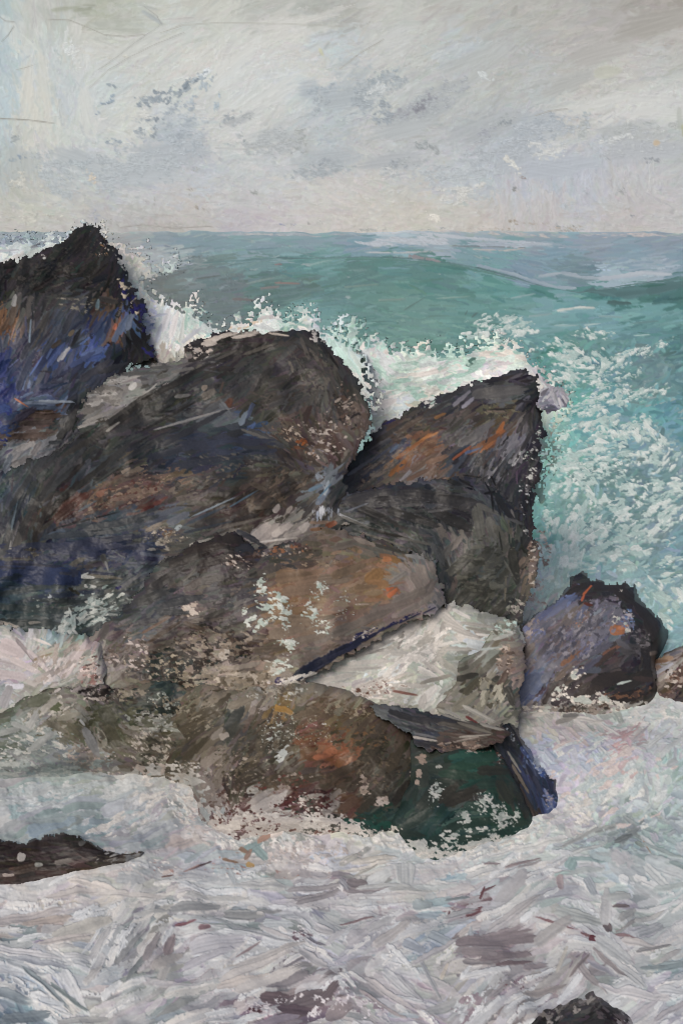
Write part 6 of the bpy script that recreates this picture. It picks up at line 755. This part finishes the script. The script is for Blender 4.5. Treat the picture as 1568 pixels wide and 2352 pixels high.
# ---- big brown rock, front
def ex(cv):
    cv.dabs("480 1630 -34 130 22 5c5240 460 1660 -34 130 20 564c3a 440 1690 -34 120 16 4c4434 490 1700 -34 110 18 6a5f4e 450 1720 -34 90 16 48402f 540 1650 -60 70 26 3e423e 530 1680 -60 60 22 42433a 500 1600 -30 90 20 8a7d6a 560 1610 -20 80 18 857a68 490 1740 -40 70 20 8c8074 500 1790 -60 70 22 85796c 480 1820 80 60 30 887c74 500 1850 80 50 22 8c827c 580 1780 -30 90 24 43392c 640 1790 -20 90 24 504434 700 1790 -10 90 22 4c4030 600 1700 -80 70 22 5a5140 660 1690 -70 80 24 5c5342 700 1640 -10 80 18 6c5a44 645 1628 0 30 16 b48030 665 1635 30 20 12 b0803a 735 1645 -10 60 12 6c5640 760 1655 -30 40 12 8a744c 700 1700 -20 50 14 8a5434 765 1725 -14 50 18 b0613a 740 1738 0 44 14 a85c38 790 1725 -20 34 14 98532f 800 1660 -40 60 14 6c5c48 830 1670 -45 70 16 5c4c3a 880 1670 -50 80 16 54483a 920 1690 -60 70 16 54463a 860 1720 -50 90 20 4c4334 910 1740 -60 80 20 4a4030 850 1760 -50 80 20 4a4033 800 1765 -30 80 20 4f4030 880 1800 -50 90 20 3f392e 920 1820 -60 70 20 33302a 820 1800 -40 60 18 463a2e 800 1850 -30 60 20 5f4434 840 1850 -50 60 18 403a2e 650 1730 -60 50 18 c4ccc8 640 1740 40 24 12 c9d0cc 615 1700 -30 30 8 b4beb9 500 1685 -50 40 14 8a8074 515 1690 -20 24 16 a3988c", h=1.5)
    cv.dabs("615 1845 -20 80 30 b9b1ab 640 1835 -50 60 20 c2bab4 600 1830 -30 60 16 a9a09a 690 1895 -35 60 20 b9b4ae 760 1855 -35 50 20 938982 720 1830 -10 50 14 8f8880 505 1905 0 70 22 bcb4ae 640 1905 -10 60 20 c0bab4 560 1870 20 50 14 b4aca6 540 1900 -20 60 14 b9b0aa", h=2.4)
    M = '4a2826 5c3430 3f2422 562c2a'
    cv.speck(520, 1880, 50, 20, -30, 60, 7, M + ' c0b8b2', asp=1.5); cv.speck(590, 1890, 60, 30, 0, 100, 7, M + ' c0b8b2 b4aca6', asp=1.5); cv.speck(700, 1850, 80, 34, 0, 160, 7, M + ' c4bcb6 b4aca6 33382e', asp=1.5); cv.speck(640, 1800, 80, 20, -10, 50, 7, '6a3c34 8f8278 5a4c3c', asp=1.5); cv.speck(750, 1890, 60, 34, 0, 110, 7, '2c352f c4bfba 33302a b9b2ac', asp=1.4)
    cv.speck(720, 1900, 190, 26, 4, 150, 11, 'c9c5c0 b9b3ae', asp=1.8); cv.speck(560, 1900, 110, 30, 8, 110, 10, 'c4beb8 b0aaa6', asp=1.8); cv.speck(700, 1920, 120, 20, 0, 160, 8, 'c4bfba b0a8a2 cfcac6 6c4c44', asp=1.5); cv.speck(520, 1840, 50, 50, 0, 70, 6, 'a3978e 6a5c54 5a4038', asp=1.4); cv.speck(560, 1760, 80, 40, -20, 60, 6, 'a3978a 5f5444', asp=1.4); cv.speck(640, 1680, 60, 60, 0, 70, 5, 'b9c0b8 c9cdc8 9aa59c', asp=1.3); cv.speck(720, 1680, 80, 50, 0, 60, 5, 'a9a898 8a7c5c c0bdb4', asp=1.3)
    cv.speck(790, 1630, 80, 20, 5, 60, 6, '8a7c68 a3947c 6a5c48', asp=1.4); cv.speck(640, 1590, 110, 16, 0, 70, 7, 'b0a898 8f8472 c4c4ba 6a6052', asp=1.5); cv.speck(860, 1740, 70, 90, 0, 90, 6, '5c5040 3a3428 6a5c4a', load=.9, asp=2); cv.speck(835, 1805, 14, 24, 0, 18, 7, 'a3948a 8f8074'); cv.speck(880, 1840, 20, 16, 0, 14, 7, 'a3948a b4a8a0'); cv.speck(950, 1780, 8, 30, 5, 16, 8, '9a887c ae9f94')
    cv.speck(850, 1890, 60, 24, 0, 60, 9, '24483f 283c34 1f4a40', asp=1.8); cv.speck(880, 1920, 60, 12, 5, 40, 8, 'c9c4be b9b4ae 2a3a33'); cv.speck(600, 1720, 130, 60, -30, 110, 7, '4a4234 6a6050 3c382c', load=.9, asp=2.6); cv.speck(800, 1700, 100, 40, 0, 70, 7, '6a5844 46402f 7a5a3c', load=.9, asp=2)
    cv.speck(470, 1890, 60, 50, 50, 130, 12, 'a9a8a6 b8b2ad 9aa2a4', asp=1.8); cv.speck(430, 1800, 60, 20, 30, 60, 12, 'a5a8a6 b4b4b0', asp=1.8); cv.speck(620, 1930, 130, 14, 2, 90, 10, 'bfbab6 a9a4a0', asp=2); cv.speck(455, 1640, 60, 60, -30, 60, 6, '7a705e 463f30 8f8878', load=.9, asp=2.6); cv.speck(420, 1770, 50, 26, 0, 40, 8, 'a9a49c 6a6052 c0bcb6')
solid("brown_rock", "big brown rock in front with an orange patch, wash breaking over its maroon foot", "rock",
 "390 1640 420 1580 470 1570 540 1580 640 1570 720 1566 800 1584 852 1608 900 1640 950 1676 962 1740 955 1800 950 1860 920 1920 850 1952 780 1938 700 1934 600 1940 500 1930 458 1906 460 1860 440 1810 400 1806 360 1790 380 1720",
 [(430, 1590, 12.3), (640, 1575, 12.4), (850, 1610, 12.25), (955, 1700, 11.95), (460, 1908, 0), (700, 1942, 0), (900, 1942, 0), (380, 1795, 0), (650, 1740, 11.5)],
 """500 1570 8a7d6c 450 1605 6a5f4e 550 1595 8b8172 500 1625 58503f 450 1660 564c3c 540 1640 3d413d 525 1670 423f36 475 1680 5f5647 425 1705 4b4336 490 1720 776b5e 550 1695 47443a 600 1655 5c4f42 645 1625 7f6840 675 1635 5f5140 725 1630 6a5742 765 1645 6a553e 650 1680 5a5244 640 1730 7a7668 700 1705 6f4c38 765 1725 8a5638 725 1740 6a4834 600 1730 4a4237 565 1775 423a2f 500 1780 7a6e66 490 1815 857a72 480 1855 6f5e59 550 1805 463c30 625 1785 504436 700 1785 4c4032 750 1780 503f30
 615 1845 a09892 675 1815 5c3a32 700 1845 6a4a42 760 1855 7c7068 725 1830 4f322c 550 1880 5a3c38 525 1875 a09690 625 1905 7a605a 690 1895 a09a94 740 1895 44423c 809 1655 6a5a40 844 1655 584838 884 1670 52433a 919 1680 54463a 799 1695 6b5c48 794 1730 7c4e34 859 1705 4c4334 909 1730 4c4638 944 1720 6c5e52 859 1755 4a4033 809 1765 4f4030 884 1795 3f392e 924 1815 33302a 834 1805 54483c 809 1855 5c4234 859 1845 3e3a2e 844 1875 2c4038 884 1865 283c34 944 1790 3f3d34 600 1580 9a9284 700 1590 8a8070 800 1600 8a7e6c""",
 [(470, 1660, -34), (550, 1680, -55), (640, 1690, -65), (720, 1720, -15), (880, 1740, -50), (820, 1650, -40), (620, 1790, -25), (500, 1830, 80), (700, 1850, -15), (620, 1900, -5), (860, 1880, -30)],
 seed=241, foot=True, lit=1.2, L=44, W=13, rag=9, rough=.24, thick=1.3, rnd=.25, extra=ex, group=ROCKS)

# ---- bottle green block
def ex(cv):
    cv.dabs("1009 1765 -4 110 26 36443c 980 1740 -10 90 16 3c463c 1084 1755 -8 110 24 28503f 1109 1740 -10 90 18 2a5447 1060 1780 10 110 22 2c4a3c 1134 1770 0 80 22 363a32 1034 1800 4 110 24 303d35 1134 1800 -10 80 22 2a463c 1059 1830 -20 90 26 393730 1030 1820 -50 70 24 3a3a32 984 1830 -60 80 26 35403a 974 1780 -80 60 22 3c453e 1159 1820 60 70 24 363c33 1109 1850 -5 90 22 28463d 1159 1880 0 80 22 284339 1090 1890 -10 80 22 26443a 959 1880 -20 90 24 2c403a 994 1935 -30 80 26 24403a 940 1915 0 80 16 283b34 1040 1900 -30 60 22 274139 1084 1925 -6 80 16 27423a 1200 1850 70 70 18 32382f 1190 1890 0 50 18 2b463c 1060 1735 -4 60 12 2c6050 1080 1800 -20 60 9 1f4a3f", h=1.3)
    W = 'b4bcb8 a5b0aa c6c8c4'
    cv.speck(1060, 1870, 16, 16, 0, 26, 11, W, h=2); cv.speck(1072, 1900, 14, 26, 0, 36, 9, W, h=2, load=1.1); cv.speck(1000, 1820, 16, 34, 10, 26, 6, W, h=1.8); cv.speck(1120, 1850, 40, 26, 30, 44, 6, W, h=1.8); cv.speck(1160, 1880, 26, 30, 0, 34, 6, W, h=1.8); cv.speck(1110, 1905, 22, 10, 0, 20, 10, W, h=2); cv.speck(1185, 1880, 8, 26, 5, 18, 7, W)
    cv.speck(1030, 1920, 26, 20, 0, 16, 7, W); cv.speck(1150, 1740, 12, 16, 0, 16, 6, '8a5c50 c4b4ac 5a3c38'); cv.speck(1110, 1720, 40, 7, -8, 14, 6, 'b0a8a0 3a3430'); cv.speck(970, 1740, 12, 12, 0, 8, 8, '9a887c'); cv.speck(1005, 1760, 7, 5, 0, 3, 7, 'a9aaa4'); cv.speck(960, 1785, 6, 24, 10, 10, 8, 'ab9a8e')
    cv.speck(960, 1955, 110, 26, 10, 110, 9, 'c6c6c2 b9bdba', asp=1.6); cv.speck(1130, 1935, 110, 18, -14, 90, 9, 'c9c9c4 b4bab8', asp=1.6); cv.speck(870, 1905, 60, 20, 20, 60, 9, 'c4bfb8 b4b0aa')
    white(cv, [(1000, 1962, 90, 9, -4, 40, 8), (1150, 1935, 80, 10, -12, 44, 8), (880, 1918, 50, 12, 25, 26, 8)])
solid("green_boulder", "bottle green boulder flecked with white foam at the front of the group", "boulder",
 "935 1700 955 1690 1000 1698 1060 1706 1130 1708 1154 1726 1168 1760 1196 1810 1222 1866 1250 1906 1220 1930 1140 1950 1070 1966 1010 1984 960 1992 925 1950 890 1922 826 1910 836 1874 900 1856 935 1800",
 [(950, 1700, 11.85), (1130, 1712, 11.85), (970, 1992, 0), (1060, 1970, 0), (1140, 1950, 0), (1240, 1918, 0), (840, 1910, 0), (900, 1938, 0), (1060, 1840, 11.0)],
 """1009 1760 36443c 1084 1755 285044 1034 1795 303d35 1109 1745 2a5447 1159 1755 363a32 1134 1795 2a463c 1059 1825 393730 1159 1815 363c33 984 1830 35403a 974 1780 3c453e 1009 1815 40493f 959 1880 2c403a 934 1905 283b34 1009 1905 274139 1109 1855 28463d 1159 1880 284339 994 1940 24403a 1069 1880 4a5f54 1184 1865 2b463c 1209 1830 32382f 1084 1930 27423a 870 1890 283c34""",
 [(1060, 1760, -5), (1050, 1820, -30), (980, 1860, -60), (1120, 1880, -8), (1180, 1840, 65)], seed=251, foot=True, lit=1.25, L=48, W=16, rag=8, rough=.2, thick=1.3, rnd=.2, extra=ex, cj=.018, group=ROCKS)

# ---- grey slab lying on top
solid("grey_slab", "thin dark grey slab lying on top between the brown rock and the green boulder", "rock slab",
 "848 1620 880 1616 930 1624 990 1636 1050 1648 1100 1660 1150 1668 1176 1684 1150 1706 1100 1722 1040 1730 980 1726 944 1708 950 1690 900 1662 862 1644", [(850, 1620, 12.2), (1150, 1675, 11.85), (1050, 1650, 12.0), (970, 1720, 11.72), (1100, 1722, 11.7)],
 "869 1630 5c6062 909 1645 4c4f52 959 1650 3a3b40 1009 1660 3e3e42 1059 1670 4c4640 1104 1680 5c554c 984 1685 3c3d42 974 1705 36363c 1059 1700 4a3a32 1109 1705 4c4038 1024 1705 5f5048 1084 1720 54443c 1134 1695 4c3f38 1000 1720 3f3a3c",
 [(900, 1640, 22), (1000, 1660, 10), (1100, 1680, 12), (1050, 1710, -6)], seed=261, lit=1.35, L=46, W=10, rag=4, rough=.08, thick=.5, rnd=.12, group=ROCKS, aj=7,
 extra=lambda cv: (cv.dabs("869 1632 18 50 14 646a6c 900 1636 14 60 8 707678 940 1650 14 110 14 37383d 1000 1655 10 110 12 3c3c42 1050 1668 12 90 10 55504a 1090 1672 14 90 7 7a7468 1040 1648 12 90 6 a09c92 1095 1655 24 70 8 8f8c80 1130 1670 18 60 7 a9a59a 975 1697 10 60 6 b4aca4 980 1690 8 60 6 6a6c72 1000 1712 4 90 12 33333a 1060 1690 8 110 8 5f4c42 1080 1706 -8 90 8 4a382f 1060 1700 -2 90 4 a39488 1090 1690 -10 80 4 a39c90", h=1.5), cv.speck(1060, 1712, 90, 10, -4, 40, 7, '9a8578 3c302a 6a564a')))

# ---- blue black leaning slab
solid("leaning_slab", "narrow blue black slab leaning at the right side of the green boulder", "rock slab",
 "1140 1672 1156 1660 1176 1662 1192 1684 1206 1712 1232 1752 1254 1772 1280 1786 1276 1812 1292 1838 1284 1860 1300 1884 1268 1896 1262 1916 1220 1908 1190 1880 1165 1816 1130 1760 1110 1716", [(1160, 1665, 12.0), (1285, 1795, 11.8), (1260, 1912, 0), (1180, 1760, 11.85)],
 "1159 1680 2c2e30 1174 1705 37383c 1184 1745 3a3c48 1209 1755 40486a 1224 1740 7c8cb4 1219 1785 40455c 1244 1805 3b4058 1249 1775 5a6fa8 1269 1800 2e3244 1259 1845 5a6ea0 1249 1865 424868 1269 1875 555a80 1234 1830 3f4460 1194 1785 3a3630 1234 1875 4a4038 1215 1840 3f3c3c",
 [(1180, 1710, 62), (1240, 1820, 66)], seed=271, foot=True, lit=1.5, L=44, W=9, rag=9, rough=.08, thick=.5, rnd=.1, group=ROCKS, aj=9,
 extra=lambda cv: (cv.dabs("1195 1790 62 80 7 8a7c6c 1180 1750 60 60 5 a3a094 1210 1840 66 80 6 54463c 1225 1790 62 80 9 34384e 1240 1815 64 80 9 454c68 1262 1840 70 70 7 7f93c4 1255 1860 66 60 7 5c74b0 1240 1850 62 60 6 3c4878 1206 1730 50 40 10 4a5c98 1274 1790 0 24 10 2c2f40", h=1.8), cv.speck(1225, 1745, 12, 30, -38, 30, 8, 'a9bce0 6f88c4 c6d0e2'), cv.speck(1245, 1775, 14, 14, 0, 14, 8, '8aa0d4 b4c2e0 4c66ac'), cv.speck(1265, 1850, 14, 36, -15, 36, 7, '4a5a98 a9a0b4 c4b9b4 7f8ec0'), cv.speck(1172, 1690, 10, 20, -30, 14, 6, '6f7480 3a3c44 b4bac4')))

# ---- long low dark rock, bottom left
solid("low_rock", "long low dark brown rock awash at the bottom left margin", "rock",
 "-260 1950 -60 1924 0 1928 60 1936 100 1918 150 1912 192 1922 232 1950 262 1958 296 1962 318 1954 344 1958 362 1950 382 1952 364 1966 330 1974 340 1984 306 1990 290 2004 262 2012 150 2040 50 2052 -60 2060 -260 2060", [(-200, 1940, 10.35), (0, 1930, 10.3), (150, 1915, 10.35), (360, 1946, 10.2), (320, 1965, 10.1), (250, 1958, 10.15), (385, 1968, 0), (0, 2052, 0), (200, 2030, 0), (330, 1995, 0)],
 """15 1955 3a2f2b 65 1945 3c302c 125 1940 3f3633 150 1970 382c29 50 1970 382c28 200 1955 352e2b 225 1980 3c3530 275 1980 4f463f 100 2005 3f302b 30 2005 3a2c28 175 2005 5f5049 275 2005 6e665e 60 2030 4a403c 300 1970 5a4f48 360 1950 6f6c68 100 1990 362a26 -100 2000 382c28 330 1985 7a726c""",
 [(60, 1960, -3), (150, 1930, -5), (200, 1970, 15), (300, 1975, -18), (100, 2020, -6), (360, 1960, -30)], seed=281, foot=True, lit=1.4, L=60, W=12, rag=10, rough=.12, thick=.9, rnd=.15, group=ROCKS, aj=7,
 extra=lambda cv: (cv.dabs("50 1968 20 20 20 bcb6b2 40 1995 -10 40 8 55382a 20 2010 0 30 7 b0a09a 60 1990 -8 60 8 4f3c30 150 1978 -12 50 12 7a726c 60 2000 -18 60 9 5c4c42 90 1986 0 20 9 93958f 180 1998 -10 60 9 4c3c30 200 2000 0 30 10 6f5238 250 1985 -16 90 8 5c5048 280 1975 -10 90 7 77706a 300 1985 -30 50 8 a09a96 270 1960 -30 40 6 b4b4b2 310 1965 -20 60 9 8a847e 350 1950 -30 60 10 78736d 360 1975 -70 30 12 6a564c 275 2005 8 50 22 80786f 190 2015 -6 60 9 9a8a80 120 2035 -8 60 7 8a7a74 120 1916 -4 80 5 5a5450 190 1935 -30 20 10 6c6a66 60 2042 0 110 6 8a8080", h=1.6), cv.speck(290, 1970, 70, 20, -14, 26, 7, 'a9a9a9 5c524a 93908c', asp=3), cv.speck(120, 2036, 190, 12, -4, 110, 9, 'c4bdb6 b0a8a2 6a5a52')))

# ---- wet rock breaking surface at the bottom edge
solid("wet_rock", "dark wet rock breaking the foam at the bottom edge, lower right", "rock",
 "1176 2356 1210 2334 1250 2314 1290 2298 1330 2290 1360 2272 1382 2278 1390 2298 1424 2312 1462 2336 1480 2370 1470 2430 1300 2450 1180 2420", [(1370, 2275, 8.25), (1190, 2350, 0), (1460, 2345, 0), (1320, 2440, 7.3), (1320, 2340, 7.9)],
 "1219 2325 4a4646 1259 2310 3f3c3c 1294 2295 4c4a48 1334 2290 5f5a56 1374 2275 77706e 1384 2300 5c5658 1424 2318 3c3536 1459 2335 524a50 1464 2355 5a5056 1240 2345 3a3634 1320 2330 4f4a4a 1380 2330 403a38 1350 2300 6a6460 1300 2400 3c3838",
 [(1250, 2320, -35), (1350, 2300, -40), (1420, 2330, 30), (1300, 2380, 0)], seed=291, foot=True, lit=1.5, L=44, W=13, rag=8, rough=.12, thick=.7, rnd=.15, group=ROCKS,
 extra=lambda cv: (cv.speck(1300, 2312, 90, 22, -25, 90, 9, '8a847c 6a6260 b4aea8 a09a98', asp=2), cv.speck(1440, 2335, 40, 26, 30, 40, 9, 'b4b0b4 9a9498', asp=2), cv.speck(1400, 2330, 50, 14, 20, 26, 7, '2e2828 6a6064', asp=2.4), cv.speck(1230, 2335, 40, 14, -20, 24, 7, '2f2b28 a39a92')))
